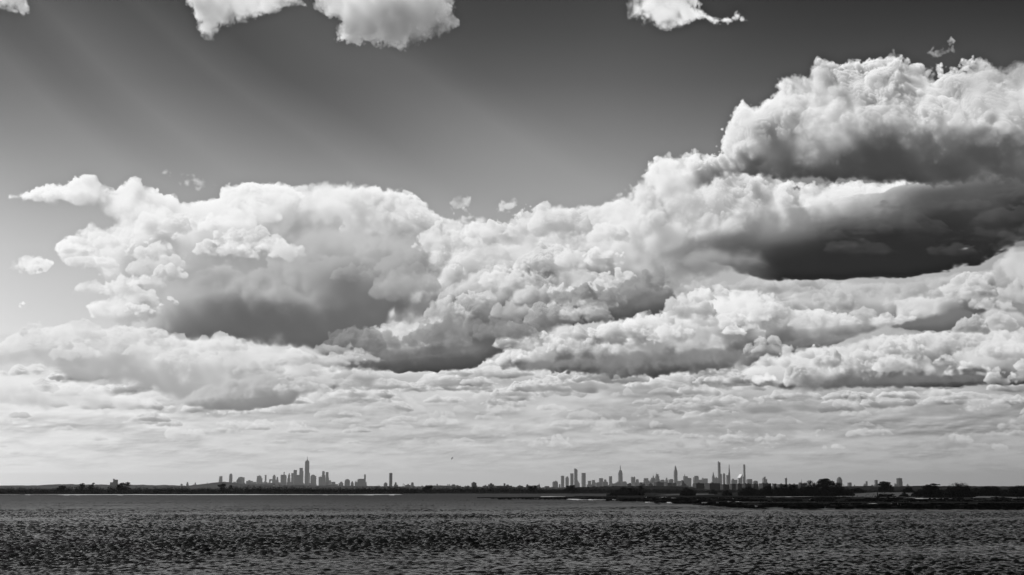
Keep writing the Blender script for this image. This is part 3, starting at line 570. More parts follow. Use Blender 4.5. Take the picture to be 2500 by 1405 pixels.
CITY = [
 # left hills
 ('pale two-part block rising over the left tree line', 8000, 'p', [B(267.5, 277, 1178), B(276, 289.5, 1171.5, 'b', 'upper_block'), B(275.5, 280, 1169.5, 'b', 'rooftop_box', 1172)], G7),
 ('faint pale low tower, first far building right of the left trees', 13000, 'p', [B(440, 446, 1182.5), B(441, 445, 1181.5, 'r', 'roof_box', 1182.5)], G7),
 ('small stepped tower with a thin mast on the left hills', 13000, 'm', [B(454, 461, 1181), B(455.5, 459, 1177.5, 'b', 'upper_block', 1181)], G7),
 ('small pale tower, narrow top, third far building on the left hills', 13000, 'm', [B(470, 481, 1183.5), B(475, 478.5, 1179, 'b', 'upper_block', 1183.5)], G7),
 ('little domed building on the slope left of the downtown skyline', 12000, 'm', [B(501.5, 510, 1181.5), B(504.5, 507.5, 1178.5, 'd', 'dome', 1181.5)], G7),
 # downtown
 ('pale tower leaning to a taper at left, leftmost of downtown', DT, 'p', [B(531.5, 543, 1168, 't'), B(534.5, 543, 1163, 'b', 'upper_block')], G1),
 ('tall pale round-topped tower standing alone left of downtown', DT, 'p', [B(557.8, 567.6, 1157, 'r')], G1),
 ('faint low building just right of the pale round-topped tower', DT, 'p', [B(568.5, 576, 1176.5)], G1),
 ('dark flat block in front of a stepped block, left downtown', 15000, 'd', [B(576, 590, 1172), B(578, 586, 1169.5, 'b', 'upper_block', 1172)], G1),
 ('stepped grey block right behind the dark flat block', DT, 'm', [B(580, 597, 1166), B(584, 591, 1164.7, 'b', 'rooftop_box', 1166)], G1),
 ('wide low pale building with shallow peaked middle', DT, 'p', [B(600, 617.5, 1174.5), B(605, 611, 1172.3, 'd', 'roof_peak', 1174.5)], G1),
 ('low flat building left of the hipped block', DT, 'm', [B(617, 626, 1177)], G1),
 ('broad block with hipped roof and stepped right shoulder', DT, 'm', [B(625.5, 640.5, 1168), B(626, 638, 1163, 'b', 'upper_block', 1168), B(628, 637, 1161, 'l', 'hipped_roof', 1163)], G1),
 ('slim pale sliver tower between hipped block and arch building', DT, 'p', [B(645.5, 650.2, 1160, 'b')], G1),
 ('low dark shed-like block left of the gapped building', 16000, 'm', [B(642, 657, 1177, 'd')], G1),
 ('building with a bright open gap through its middle', DT, 'm', [B(656.8, 660, 1171, 'b', 'leg'), B(664.2, 667, 1171, 'b', 'leg'), B(656.9, 666.9, 1170.5, 'b', 'bridge_block', 1174.5)], G1),
 ('slim tower with rounded pointed top right of the gapped building', DT, 'm', [B(665.5, 672, 1163), B(666.6, 671, 1159.5, 'd', 'crown', 1163)], G1),
 ('short tower with dark cap, between two pointed downtown towers', DT, 'm', [B(671.5, 680, 1172), B(674.5, 679, 1165, 'r', 'upper_block', 1172)], G1),
 ('flat-topped broad tower left of the thin-necked tower', DT, 'm', [B(684, 692, 1159.5)], G1),
 ('thin-necked tower with a small flat head', DT, 'm', [B(690, 695.5, 1158, 't'), B(691.4, 694, 1152.5, 'b', 'upper_block', 1158)], G1),
 ('round-shouldered tower just right of the thin-necked tower', DT, 'm', [B(692, 699.5, 1163), B(692.5, 699, 1159.8, 'd', 'crown', 1163)], G1),
 ('dark pyramid-spired tower left of the flat twin step', 18500, 'm', [B(700.5, 709, 1168), B(702, 708, 1160, 'b', 'upper_block', 1168), B(703, 707.4, 1154.5, 'p', 'pyramid_roof', 1160)], G1),
 ('lower shoulder tower left of the flat twin step', DT, 'm', [B(710, 716.5, 1155.5)], G1),
 ('flat-topped tall tower, second left of the spired tallest tower', DT, 'g', [B(715.4, 724.5, 1148.2), B(716, 720, 1147.6, 'b', 'rooftop_box', 1148.2)], G1),
 ('wide dark block at the foot of the flat-topped downtown towers', 18000, 'm', [B(716, 736, 1161), B(722, 731, 1160, 'b', 'rooftop_box', 1161)], G1),
 ('tall tower with overhanging flat head left of the tallest tower', DT, 'g', [B(729.5, 740.5, 1150), B(730, 738.6, 1142.8, 'b', 'upper_block', 1150)], G1),
 ('tallest downtown tower, tapering at the top to a needle spire', DT, 'g', [B(742.8, 754.5, 1127.5, 'b'), B(743.2, 754, 1124.8, 't', 'crown', 1127.5), B(747.2, 750.2, 1119, 'l', 'spire', 1124.8), B(747.9, 749.6, 1113.5, 'l', 'antenna', 1119)], G1),
 ('narrow shoulder tower pressed to the right of the tallest tower', 18800, 'm', [B(752, 756.2, 1155)], G1),
 ('broad rounded block right of the tallest tower', DT, 'm', [B(757, 772, 1163), B(758.5, 769, 1159.3, 'd', 'crown', 1163)], G1),
 ('stepped block left of the twin flat towers', DT, 'm', [B(777, 786, 1165), B(779.5, 783, 1164, 'b', 'rooftop_box', 1165)], G1),
 ('taller left one of the twin flat towers right of the tallest tower', DT, 'm', [B(784.5, 794, 1160), B(785.5, 792, 1150.8, 'b', 'upper_block', 1160)], G1),
 ('shorter right one of the twin flat towers, dark cap', DT, 'm', [B(793.5, 803, 1166), B(794.4, 801.6, 1153, 'b', 'upper_block', 1166)], G1),
 ('low stepped building at right foot of the twin flat towers', DT, 'm', [B(801, 808, 1173)], G1),
 ('low flat grey building right of downtown', 17000, 'm', [B(808, 819, 1177)], G3),
 ('small mound-shaped building, first of three right of downtown', 17000, 'm', [B(826, 838.5, 1180), B(829, 836.5, 1176, 'd', 'domed_roof', 1180)], G3),
 ('large dome-shouldered block, middle of three right of downtown', 17000, 'm', [B(840.5, 854.5, 1174), B(841.5, 853.5, 1170, 'd', 'domed_roof', 1174)], G3),
 ('small rounded tower, last of three right of downtown', 17000, 'm', [B(856, 863.5, 1179), B(857, 862, 1175, 'd', 'domed_roof', 1179)], G3),
 ('small spiked block left of the broad flat block with slim tower', 17000, 'm', [B(865.5, 873, 1177), B(867.5, 870, 1174, 'd', 'cap', 1177)], G3),
 ('broad flat block beside a slim tower, right of downtown', 17000, 'm', [B(872, 890, 1171), B(874.5, 889, 1169.5, 'b', 'upper_block', 1171), B(888, 896, 1178, 'b', 'annex')], G3),
 ('slim flat tower rising behind the broad flat block', 17500, 'm', [B(888.2, 892.8, 1158.8)], G3),
 # between
 ('lone tall slim tower between the two skylines', 12500, 'd', [B(949.6, 957.8, 1155.8, 'b'), B(950.4, 957, 1155.2, 'b', 'rooftop_box', 1155.8)], G3),
 ('small domed building left of the lone slim tower', 12500, 'm', [B(936.5, 946, 1181), B(938, 944.5, 1178, 'd', 'dome', 1181)], G3),
 ('small turreted building right of the lone slim tower', 12500, 'm', [B(961, 972, 1184), B(962.8, 968.5, 1178, 't', 'turret', 1184)], G3),
 ('thin pair of chimneys over a low roof, right of the lone slim tower', 10000, 'm', [B(972, 989, 1188.5), B(983.6, 984.7, 1180.5, 'b', 'chimney', 1188.5), B(986.6, 987.6, 1182, 'b', 'chimney', 1188.5)], G3),
 ('low building with a stepped roof left of the pale silo tower', 10000, 'm', [B(988.5, 1003, 1184.5), B(994.5, 998, 1182, 'b', 'upper_block', 1184.5)], G3),
 ('pale rounded silo-like tower between the skylines', 12000, 'p', [B(1002.8, 1010.3, 1178.2, 'r')], G3),
 ('long low building, first with a chimney left of mid bay', 9000, 'm', [B(1053, 1082, 1185.8), B(1065.8, 1068.6, 1182, 'b', 'chimney', 1185.8)], G3),
 ('long low building with two small chimneys and round roof', 9000, 'm', [B(1083, 1114, 1186), B(1092.5, 1094.5, 1182.5, 'b', 'chimney', 1186), B(1096.3, 1098.2, 1182.7, 'b', 'chimney', 1186), B(1102.5, 1112, 1182.6, 'd', 'round_roof', 1186)], G3),
 ('dark square apartment block with rooftop box, left of a similar lower one', 6000, 'd', [B(1150.8, 1163.2, 1179), B(1154.3, 1159, 1177.3, 'b', 'rooftop_box', 1179)], G3),
 ('dark lower apartment block with stepped roof, right of the taller square block', 6000, 'd', [B(1191.5, 1206, 1183), B(1196, 1201.5, 1180.2, 'b', 'upper_block', 1183)], G3),
 ('low factory with one square chimney tower', 6500, 'd', [B(1212, 1250, 1186.3), B(1229.5, 1234, 1180.6, 'b', 'chimney', 1186.3), B(1236, 1242, 1183.6, 'b', 'upper_block', 1186.3)], G3),
 ('flat low shed right of the factory chimney', 6500, 'd', [B(1264, 1276, 1186.4), B(1267, 1271, 1185, 'b', 'rooftop_box', 1186.4)], G3),
 ('small dark tower with wide head over the mid trees', 6500, 'd', [B(1284, 1291.5, 1186), B(1285.3, 1289.3, 1183.2, 'b', 'upper_block', 1186)], G3),
 ('tiny pointed steeple left of the midtown skyline', 7000, 'm', [B(1314, 1318, 1184), B(1315, 1317.2, 1180.2, 'p', 'steeple', 1184)], G3),
 # midtown
 ('dark stepped block, leftmost of the midtown skyline', 17000, 'd', [B(1349, 1362, 1177.5), B(1350.5, 1361, 1175.8, 'b', 'upper_block', 1177.5), B(1355.5, 1359, 1174.4, 'b', 'rooftop_box', 1175.8)], G2),
 ('small stub between the dark stepped block and a flat tower', MT, 'm', [B(1364.5, 1368.5, 1182.5)], G2),
 ('flat-topped slim tower, first tall one of midtown', MT, 'm', [B(1369.6, 1377.6, 1162)], G2),
 ('tower with a rounded peak beside the first flat one', MT, 'm', [B(1380.5, 1388.6, 1168, 'b'), B(1381, 1388, 1163.4, 'd', 'crown', 1168)], G2),
 ('flat tower just left of the angular peaked tower', MT, 'm', [B(1392.5, 1400.2, 1156.3)], G2),
 ('tall angular tower with sharp off-centre peak and sloped podium', MT, 'g', [B(1402, 1410, 1149, 'b'), B(1402.2, 1409.8, 1144, 'z', 'angular_crown', 1149.5), B(1407, 1417, 1168, 'z', 'podium')], G2),
 ('broad flat tower right of the angular peaked tower', MT, 'm', [B(1420, 1430, 1155.2)], G2),
 ('short flat block, left of a pair below the broad flat tower', MT, 'm', [B(1435.3, 1442.8, 1174.3)], G2),
 ('short flat block, right of a pair, slightly taller', MT, 'm', [B(1444.8, 1452.8, 1172.3)], G2),
 ('low wide faint block behind the short flat pair', MT, 'm', [B(1453, 1464, 1178.6)], G2),
 ('square block with darker cap, middle of left midtown', MT, 'm', [B(1462.6, 1472.4, 1168)], G2),
 ('narrow stepped tower right of the square block', MT, 'm', [B(1473, 1482, 1176), B(1475, 1480.4, 1171, 'r', 'upper_block', 1176)], G2),
 ('slim flat tower left of the stepped spire tower', MT, 'm', [B(1487, 1494.6, 1163.2)], G2),
 ('low ramp-roofed building at left foot of the stepped spire tower', MT, 'm', [B(1495, 1511, 1175, 's')], G2),
 ('stepped skyscraper with a needle mast, left midtown', MT, 'm', [B(1508.5, 1521, 1178), B(1510.3, 1520, 1154, 'b', 'shaft', 1178), B(1512.2, 1518.4, 1149, 'b', 'upper_block', 1154), B(1513.2, 1516.8, 1145, 'l', 'crown', 1149), B(1513.6, 1516.2, 1136, 'l', 'spire', 1145)], G2),
 ('rounded low block at right foot of the stepped spire tower', MT, 'm', [B(1520.5, 1530.5, 1179), B(1521.5, 1529, 1175.8, 'd', 'domed_roof', 1179)], G2),
 ('square tower with raised corner horns, right of the spire tower', MT, 'm', [B(1541, 1551, 1165.6), B(1541, 1543, 1164.4, 'b', 'corner_horn', 1165.6), B(1549, 1551, 1164, 'b', 'corner_horn', 1165.6)], G2),
 ('pale narrow flat tower right of the horned tower', MT, 'p', [B(1552.5, 1559.5, 1173), B(1553, 1559, 1170.6, 'b', 'upper_block', 1173)], G2),
 ('low pale block between the narrow tower and a broad one', MT, 'm', [B(1559, 1571, 1178.5)], G2),
 ('broad flat tower with stepped right side, centre midtown', MT, 'm', [B(1571.5, 1585, 1173), B(1572, 1582.5, 1168, 'b', 'upper_block', 1173)], G2),
 ('stepped tower with short spike, left of the crowned stepped tower', 18500, 'm', [B(1587.5, 1600, 1171.5), B(1590.5, 1599, 1167, 'b', 'upper_block', 1171.5), B(1594, 1597, 1162.5, 't', 'cap', 1167), B(1595, 1595.8, 1157, 'p', 'antenna', 1162.5)], G2),
 ('crowned stepped tower with faint mast, left of the tapered tall tower', MT, 'm', [B(1599, 1611, 1171), B(1600.5, 1609.5, 1163, 'b', 'shaft', 1171), B(1602, 1607.6, 1158, 'b', 'upper_block', 1163), B(1603.3, 1604, 1152, 'p', 'antenna', 1158)], G2),
 ('low rounded block between crowned tower and small pointed one', MT, 'm', [B(1612.5, 1622.3, 1172.5), B(1615, 1621, 1171.6, 'b', 'rooftop_box', 1172.5)], G2),
 ('small pale pointed tower left of the tapered tall tower', MT, 'p', [B(1624, 1631, 1173), B(1625.5, 1629.8, 1166.8, 't', 'crown', 1173)], G2),
 ('flat dark block at left foot of the tapered tall tower', 18500, 'd', [B(1632.6, 1643.8, 1171.3), B(1637, 1643, 1170, 'b', 'upper_block', 1171.3)], G2),
 ('tall tapered tower with ragged open crown, centre midtown', MT, 'g', [B(1645.8, 1654.4, 1152, 'b'), B(1646.2, 1654, 1146.2, 't', 'upper_block', 1152), B(1647.6, 1652.2, 1140.5, 't', 'crown', 1146.2), B(1650, 1651.2, 1137.4, 'b', 'mast', 1140.5), B(1647.8, 1648.6, 1138.2, 'b', 'mast', 1142.5)], G2),
 ('faint low block right of the tapered tall tower', MT, 'm', [B(1654, 1664, 1174.5)], G2),
 ('broad block with a short corner spike, right of the tapered tower', MT, 'm', [B(1664, 1672, 1172.3, 'b'), B(1670, 1681.5, 1163.2, 'b', 'upper_block'), B(1672.3, 1674.2, 1157, 'l', 'spire', 1163.2), B(1681, 1692.3, 1167.4, 'b', 'annex')], G2),
 ('rounded slope-topped block right of the corner-spiked block', MT, 'm', [B(1693, 1706, 1165.5), B(1695.5, 1705.3, 1162, 'r', 'upper_block', 1165.5)], G2),
 ('low flat block left of a chimneyed block, right midtown', MT, 'm', [B(1706.5, 1714, 1172)], G2),
 ('flat block with a small corner tower, right midtown', MT, 'm', [B(1713.8, 1728, 1168.8), B(1714, 1716.2, 1167, 'b', 'corner_tower', 1168.8)], G2),
 ('long low pale block left of the pyramid-topped tower', MT, 'm', [B(1728, 1741, 1176, 's')], G2),
 ('slender pyramid-topped tower left of the tallest midtown tower', MT, 'm', [B(1739, 1745, 1164), B(1739.6, 1744.6, 1152, 'p', 'pyramid_roof', 1164)], G2),
 ('low capped block at left foot of the tallest midtown tower', MT, 'm', [B(1745, 1754, 1167.5), B(1747, 1750.5, 1164.2, 'd', 'cap', 1167.5)], G2),
 ('tallest midtown tower, slim with a notched flat top', MT, 'g', [B(1753.8, 1760, 1129.4, 'b'), B(1753.9, 1755.8, 1126.8, 'b', 'notch_fin', 1129.4), B(1758.5, 1763.8, 1157.5, 'b', 'annex')], G2),
 ('rounded mid-height tower between the two thinnest tall towers', MT, 'm', [B(1765.5, 1771, 1159, 'b'), B(1765.8, 1770.8, 1155.6, 'd', 'crown', 1159)], G2),
 ('flat block in front of the needle-thin tapering tower', 18500, 'd', [B(1774, 1783.3, 1160.5)], G2),
 ('needle-thin tapering tower, middle of three tallest at right', MT, 'g', [B(1778.8, 1783.5, 1158, 'b'), B(1779.2, 1783.4, 1134, 'l', 'tapering_shaft', 1158)], G2),
 ('low stepped block left of the gleaming slanted roof', MT, 'm', [B(1785.8, 1800.4, 1172), B(1787, 1791.4, 1169.2, 'b', 'upper_block', 1172)], G2),
 ('tower with a gleaming white slanted roof facing left', MT, 'p', [B(1803.4, 1812.2, 1166.6, 'b')], G2),
 ('pencil-thin flat tower, rightmost of the tall midtown towers', MT, 'm', [B(1816, 1820.6, 1134.6, 'b'), B(1814, 1817.2, 1164, 'b', 'annex')], G2),
 ('flat pale block right of the pencil-thin tower', 17000, 'm', [B(1823, 1836.5, 1171.5), B(1826, 1836, 1170.2, 'b', 'upper_block', 1171.5)], G2),
 ('low stepped block over the apartment roofs, right of midtown', 14000, 'm', [B(1839, 1850, 1176), B(1842, 1849, 1174.3, 'b', 'upper_block', 1176)], G2),
 ('stepped pair-like tower with a raised middle, right of midtown', 17000, 'm', [B(1862, 1873, 1170), B(1862.6, 1868.5, 1167, 'b', 'side_block', 1170), B(1865.6, 1870, 1164.5, 'b', 'upper_block', 1167)], G2),
 # right
 ('top-heavy tower with thin mast over the apartment roofs', 12000, 'd', [B(1917, 1922.3, 1168, 'v'), B(1921, 1921.6, 1163.5, 'p', 'antenna', 1168)], G6),
 ('faint thin mast on a small roof left of the domed tree', 12000, 'p', [B(1950.5, 1957, 1178.4), B(1957.4, 1958.6, 1169, 'p', 'mast', 1178.4)], G6),
 ('bullet-shaped tower right of the domed tree', 15000, 'd', [B(2044, 2056, 1172, 'b'), B(2044.6, 2055.4, 1165, 'd', 'rounded_crown', 1172)], G6),
 ('short square tower right of the bullet-shaped tower', 15000, 'm', [B(2070, 2079, 1178.6)], G6),
 ('tiny rooftop tower on the ridge near the square tower', 9000, 'm', [B(2083, 2090, 1187), B(2085.6, 2087.4, 1184.4, 'b', 'upper_block', 1187)], G6),
 ('low slant-roofed tower left of a thin flat one', 15000, 'm', [B(2106, 2113, 1180.5, 's')], G6),
 ('thin flat tower right of the slant-roofed one', 15000, 'm', [B(2114.2, 2118.3, 1175.3)], G6),
 ('small domed building on the ridge left of the wind-swept tree', 12000, 'm', [B(2125.5, 2133.5, 1187), B(2126.5, 2132.5, 1184, 'd', 'dome', 1187)], G6),
 ('flat tower on a wider base left of the wind-swept tree', 12000, 'm', [B(2134.5, 2143.2, 1184), B(2136.8, 2142.8, 1172.4, 'b', 'shaft', 1184)], G6),
 ('small stepped block left of the broad tower with antennas', 12000, 'm', [B(2184, 2189, 1182.5), B(2184.4, 2186.4, 1180.4, 'b', 'upper_block', 1182.5)], G6),
 ('broad flat tower with roof antennas, rightmost tall building', 12000, 'd', [B(2190.2, 2203, 1176, 'b'), B(2190.6, 2202.3, 1168, 'b', 'upper_block', 1176), B(2197.4, 2198.2, 1164.4, 'p', 'antenna', 1168)], G6),
 ('small pale masted building right of the broad antenna tower', 12000, 'p', [B(2212.5, 2221, 1186), B(2214, 2217.6, 1182.4, 't', 'upper_block', 1186)], G6),
 # nearer dark blocks
 ('dark low block, leftmost under the midtown towers', 6500, 'd', [B(1531, 1541.5, 1181.5), B(1536, 1540.5, 1179.8, 'b', 'upper_block', 1181.5)], G5),
 ('dark low block with small roof box below the pale narrow tower', 6500, 'd', [B(1560, 1575, 1181.5), B(1562, 1566, 1178, 'b', 'rooftop_box', 1181.5)], G5),
 ('dark gabled block below the spiked stepped tower', 6500, 'd', [B(1580, 1594, 1183), B(1583, 1591, 1180.3, 't', 'roof', 1183)], G5),
 ('broad dark stepped block below the crowned tower', 6500, 'd', [B(1597, 1620, 1178), B(1604, 1612, 1175.8, 'b', 'upper_block', 1178)], G5),
 ('dark square block with a pale seam, below the tapered tower', 6500, 'd', [B(1627, 1639.5, 1179)], G5),
 ('dark block right of the seam, below the tapered tower', 6500, 'm', [B(1639.8, 1651, 1179.4)], G5),
 ('dark pyramid-stepped block right of the tapered tower foot', 6500, 'd', [B(1655, 1680, 1186), B(1659, 1675, 1181, 't', 'middle_block', 1186), B(1663.5, 1670.5, 1174.8, 't', 'upper_block', 1181)], G5),
]
for i, q in enumerate(CITY):
    building(q[0], q[1], 'mdmgp'[i*7 % 5] if q[2] == 'm' and q[1] > 15000 else q[2], q[3], q[4], rot=0 if 'gap' in q[0] or 'slanted roof facing' in q[0] or 'chimney' in q[0] else 14)
def low_mass(n, x0, x1, y0, y1, Y, label, group, seed):
    # the indistinct low blocks that fill the foot of a skyline
    rnd = random.Random(seed)
    for i in range(n):
        x = x0+(x1-x0)*(i+.5)/n+rnd.uniform(-3, 3); w = rnd.uniform(3, 8); top = rnd.uniform(y0, y1); bl = [B(x-w, x+w, top)]
        if rnd.random() < .6: c = x+rnd.uniform(-.4, .4)*w; bl.append(B(c-w*.3, c+w*.3, top-rnd.uniform(.8, 2.2), 'b', 'rooftop_box', top))
        building(label, Y+rnd.uniform(-700, 700), rnd.choice('mmd'), bl, group, 'city_block', 'building', rot=12)
low_mass(34, 1432, 1850, 1176, 1185, 17500, 'low indistinct block in the grey mass at the foot of the midtown towers', 'low blocks massed at the foot of midtown', 5)
low_mass(20, 574, 826, 1177, 1184, 17000, 'low indistinct block in the grey mass at the foot of the downtown towers', 'low blocks massed at the foot of downtown', 6)
low_mass(16, 1000, 1345, 1185.5, 1188.5, 9000, 'low rooftop just clearing the trees between the two skylines', 'low rooftops between the two skylines', 7)
def slanted_roof():
    # the white roof that leans to the left and throws the sun back
    r = [o for o in COL.objects if o.get('label', '').startswith('tower with a gleaming')][0]; Y = r.location.y; f = Y/FX
    bm = bmesh.new(); x0 = (1802.6-1808.4)*f; x1 = (1811.0-1808.4)*f; z0 = (1192-1167)*f; z1 = (1192-1158)*f; d = 26
    v = [bm.verts.new(p) for p in ((x0, -d, z0), (x1, -d, z1), (x1+1.2*f, -d, z1), (x1+1.2*f, -d, z0-3), (x0+1.2*f, -d, z0-3), (x0, d, z0), (x1, d, z1), (x1+1.2*f, d, z1), (x1+1.2*f, d, z0-3), (x0+1.2*f, d, z0-3))]
    bm.faces.new(v[:5]); bm.faces.new(v[5:][::-1])
    for i in range(5): bm.faces.new((v[i], v[(i+1) % 5], v[5+(i+1) % 5], v[5+i]))
    bmesh.ops.recalc_face_normals(bm, faces=bm.faces[:])
    me = bpy.data.meshes.new('sunlit_roof'); bm.to_mesh(me); bm.free(); o = link('sunlit_roof', me, SUNLIT, r); o.rotation_euler.z = math.radians(40)
slanted_roof()
def white_shed():
    building('long white low roof gleaming at the foot of downtown', 9000, 'p', [B(668, 688, 1188), B(667.5, 688.5, 1186, 'z', 'white_roof', 1188)], G1, 'warehouse', 'warehouse')
white_shed()
APTS = [(1693, 1719, 1180.4, 'first dark apartment block from the left, wide sunlit edge', 1), (1722.5, 1757, 1180.2, 'long dark apartment block, second from the left', 1), (1758.5, 1780, 1183, 'dark apartment block with lower roof behind the round bush', 1), (1784, 1796, 1181.4, 'narrow dark apartment block left of the thicket', 0), (1797.5, 1811, 1182, 'narrow dark apartment block above the thicket', 1), (1812.5, 1834, 1181.4, 'dark apartment block with two roof boxes, middle of the row', 2), (1836, 1851, 1182, 'dark apartment block with bright right-hand gap', 1), (1854, 1882, 1180.6, 'widest dark apartment block in the right of the row', 2), (1886, 1896, 1181, 'slim dark apartment block right of the widest one', 0), (1898, 1917, 1182.6, 'dark apartment block with a rounded roof corner', 1), (1919, 1948, 1183, 'long low dark apartment block near the domed tree', 2), (1950.5, 1963, 1181, 'last dark apartment block at right before the domed tree', 1)]
for i, (l, r, t, lab, nb) in enumerate(APTS):
    bl = [B(l, r, t)]
    for k in range(nb):
        c = l+(r-l)*(.5 if nb == 1 else .25+.5*k); bl.append(B(c-1.6, c+1.6, t-1.8, 'b', 'rooftop_box', t))
    building(lab, 3300+35*(i % 4), 'k', bl, G4, 'apartment_block', 'apartments', rot=15+3*(i % 3), dk=.9)

# ------------------------------------------------------------------ trees
M_BARK = grey('bark', .03, .95, 2, .4, 0)
def leaf_material():
    m = grey('foliage', .02, .9, .8, .55, .0); return m
M_LEAF = leaf_material()
def leaves(rng, cen, rad, n, size):
    # leaf sprays filling lobes (centres, radii), thicker toward the outside
    cen = np.asarray(cen, float); rad = np.asarray(rad, float); w = rad.prod(1)**.67; k = rng.choice(len(cen), n, p=w/w.sum())
    d = rng.standard_normal((n, 3)); d /= np.linalg.norm(d, axis=1)[:, None]
    P = cen[k]+d*rad[k]*(rng.random(n)**.45)[:, None]*rng.uniform(.82, 1.12, n)[:, None]
    a = rng.standard_normal((n, 3)); a /= np.linalg.norm(a, axis=1)[:, None]; b = np.cross(a, d); b /= np.linalg.norm(b, axis=1)[:, None]+1e-6
    s = size*rng.uniform(.6, 1.5, n)[:, None]
    V = np.stack([P-a*s*.5, P+b*s*.38, P+a*s*.5+d*s*.1, P-b*s*.38], 1).reshape(-1, 3)
    return V, np.arange(4*n).reshape(-1, 4)
def limb(bm, p, q, r0, r1, n=6):
    ax = (q-p); 
    if ax.length < 1e-4: return
    u = ax.orthogonal().normalized(); v = ax.normalized().cross(u); A = []; C = []
    for i in range(n):
        t = 2*math.pi*i/n; e = u*math.cos(t)+v*math.sin(t); A.append(bm.verts.new(p+e*r0)); C.append(bm.verts.new(q+e*r1))
    for i in range(n): j = (i+1) % n; bm.faces.new((A[i], A[j], C[j], C[i]))
    bm.faces.new(C); bm.faces.new(A[::-1])
def tree(label, outline, base, Y, seed, name='tree', cat='tree', dens=1.0, group=None, trunk=None, leaf=.55, lobes=None, deep=.7):
    # outline: lobes as (x, y, half width, half height) in photo pixels; crown and trunk are real solids at distance Y
    rng = np.random.default_rng(seed); f = Y/FX
    bx = sum(o[0]*o[2] for o in outline)/sum(o[2] for o in outline) if trunk is None else trunk
    foot = at(bx, base, Y); root = bpy.data.objects.new(name, None); COL.objects.link(root); root.location = foot; tag(root, label, cat, group)
    cen = []; rad = []
    for (x, y, hw, hh) in outline:
        p = at(x, y, Y)-foot; cen.append((p.x, 0, p.z)); rad.append((hw*f, max(hw*deep, hh)*f, hh*f))
        for k in range(4):                                  # small outer sprays break the outline
            t = rng.uniform(-.4, math.pi+.4); q = .72+.24*rng.random(); s_ = .2+.16*rng.random()
            cen.append((p.x+math.cos(t)*hw*f*q, rng.uniform(-.5, .5)*hw*f, p.z+math.sin(t)*hh*f*q)); rad.append((hw*f*s_, hw*f*s_, hh*f*s_))
    area = sum(o[2]*o[3] for o in outline)*math.pi*f*f
    n = int(min(15000, dens*area/(leaf*leaf*.38)*3.4+60))
    V, F = leaves(rng, cen, rad, n, leaf); V[:, 2] = np.maximum(V[:, 2], .05)
    link('crown', from_np('crown', V, F), M_LEAF, root)
    bm = bmesh.new(); top = max(c[2] for c in cen); r0 = max(.12, .03*top); cx = sum(c[0] for c in cen[::5])/len(cen[::5])
    fork = Vector((cx*.3, 0, top*.35)); limb(bm, Vector((0, 0, -.3)), fork, r0*1.2, r0*.8)
    for c in cen[::5]: limb(bm, fork, Vector(c), r0*.6, r0*.15)
    me = bpy.data.meshes.new('trunk'); bm.to_mesh(me); bm.free(); link('trunk', me, M_BARK, root)
    return root
def rough_outline(l, r, t, b, seed, n=None):
    # a mounded bush between the given pixel edges
    rnd = random.Random(seed); w = r-l; h = b-t; n = n or max(3, int(w/9)); out = [((l+r)/2, t+h*.50, w*.40, h*.50), ((l+r)/2, t+h*.72, w*.48, h*.34)]
    for i in range(n):
        u = (i+.5)/n; e = math.sqrt(max(0, 1-(2*u-1)**2)); hh = h*.30*(.6+.5*e)
        out.append((l+w*u, b-h*e*.86*rnd.uniform(.86, 1.05)+hh*.8, w/n*.75, hh))
        out.append((l+w*u, b-h*.22, w/n*.8, h*.25))
    return out
GT = 'trees standing above the left wooded shore'
def lob(*a): return list(a)
tree('bare-topped wispy tree on the left wooded shore', [(200, 1190, 9, 6), (197, 1183.5, 3, 2.6), (203, 1181.5, 3.6, 1.2)], 1206, 1320, 1, group=GT)
tree('wispy tree leaning right, beside the bare-topped one', [(222, 1191, 8, 6), (226, 1184.5, 2.6, 3.4), (229, 1180.8, 3.4, 1.3)], 1206, 1320, 2, group=GT)
tree('dense dark twin-crowned tree in front of the pale two-part block', [(292, 1187, 9, 6), (298, 1182, 6, 3.4), (311, 1183, 8, 4.6), (313, 1179.6, 4.5, 1.6), (302, 1193, 16, 7)], 1207, 1280, 3, group=GT)
tree('rounded mound of foliage left of the wispy trees', [(150, 1194, 10, 7), (156, 1191, 6, 4), (143, 1197, 6, 5)], 1207, 1290, 4, 'tree', group=GT)
tree('spreading ragged tree below the pale downtown towers', [(541, 1186, 9, 4), (547, 1184.5, 6, 3), (536, 1187, 5, 3), (543, 1195, 7, 6)], 1207, 1300, 5, group=GT)
tree('small pointed tree right of the spreading ragged one', [(563, 1191, 5, 6), (564, 1187, 2.8, 2.6)], 1207, 1300, 6, group=GT)
tree('domed tree standing above the shore wood in mid bay', [(1046, 1193, 11, 7), (1049, 1189, 7, 4), (1036, 1196, 7, 5)], 1206, 1480, 7, group=GT)
tree('domed tree on the shore left of the midtown skyline', [(1300, 1191, 10, 6), (1296, 1195, 9, 6), (1305, 1193, 8, 5)], 1206, 1480, 8, group=GT)
tree('dark round tree in front of the first midtown towers', [(1395, 1193, 13, 8), (1396, 1188, 8, 3.6), (1385, 1198, 8, 6), (1404, 1198, 8, 6)], 1206, 1430, 9, group=GT)
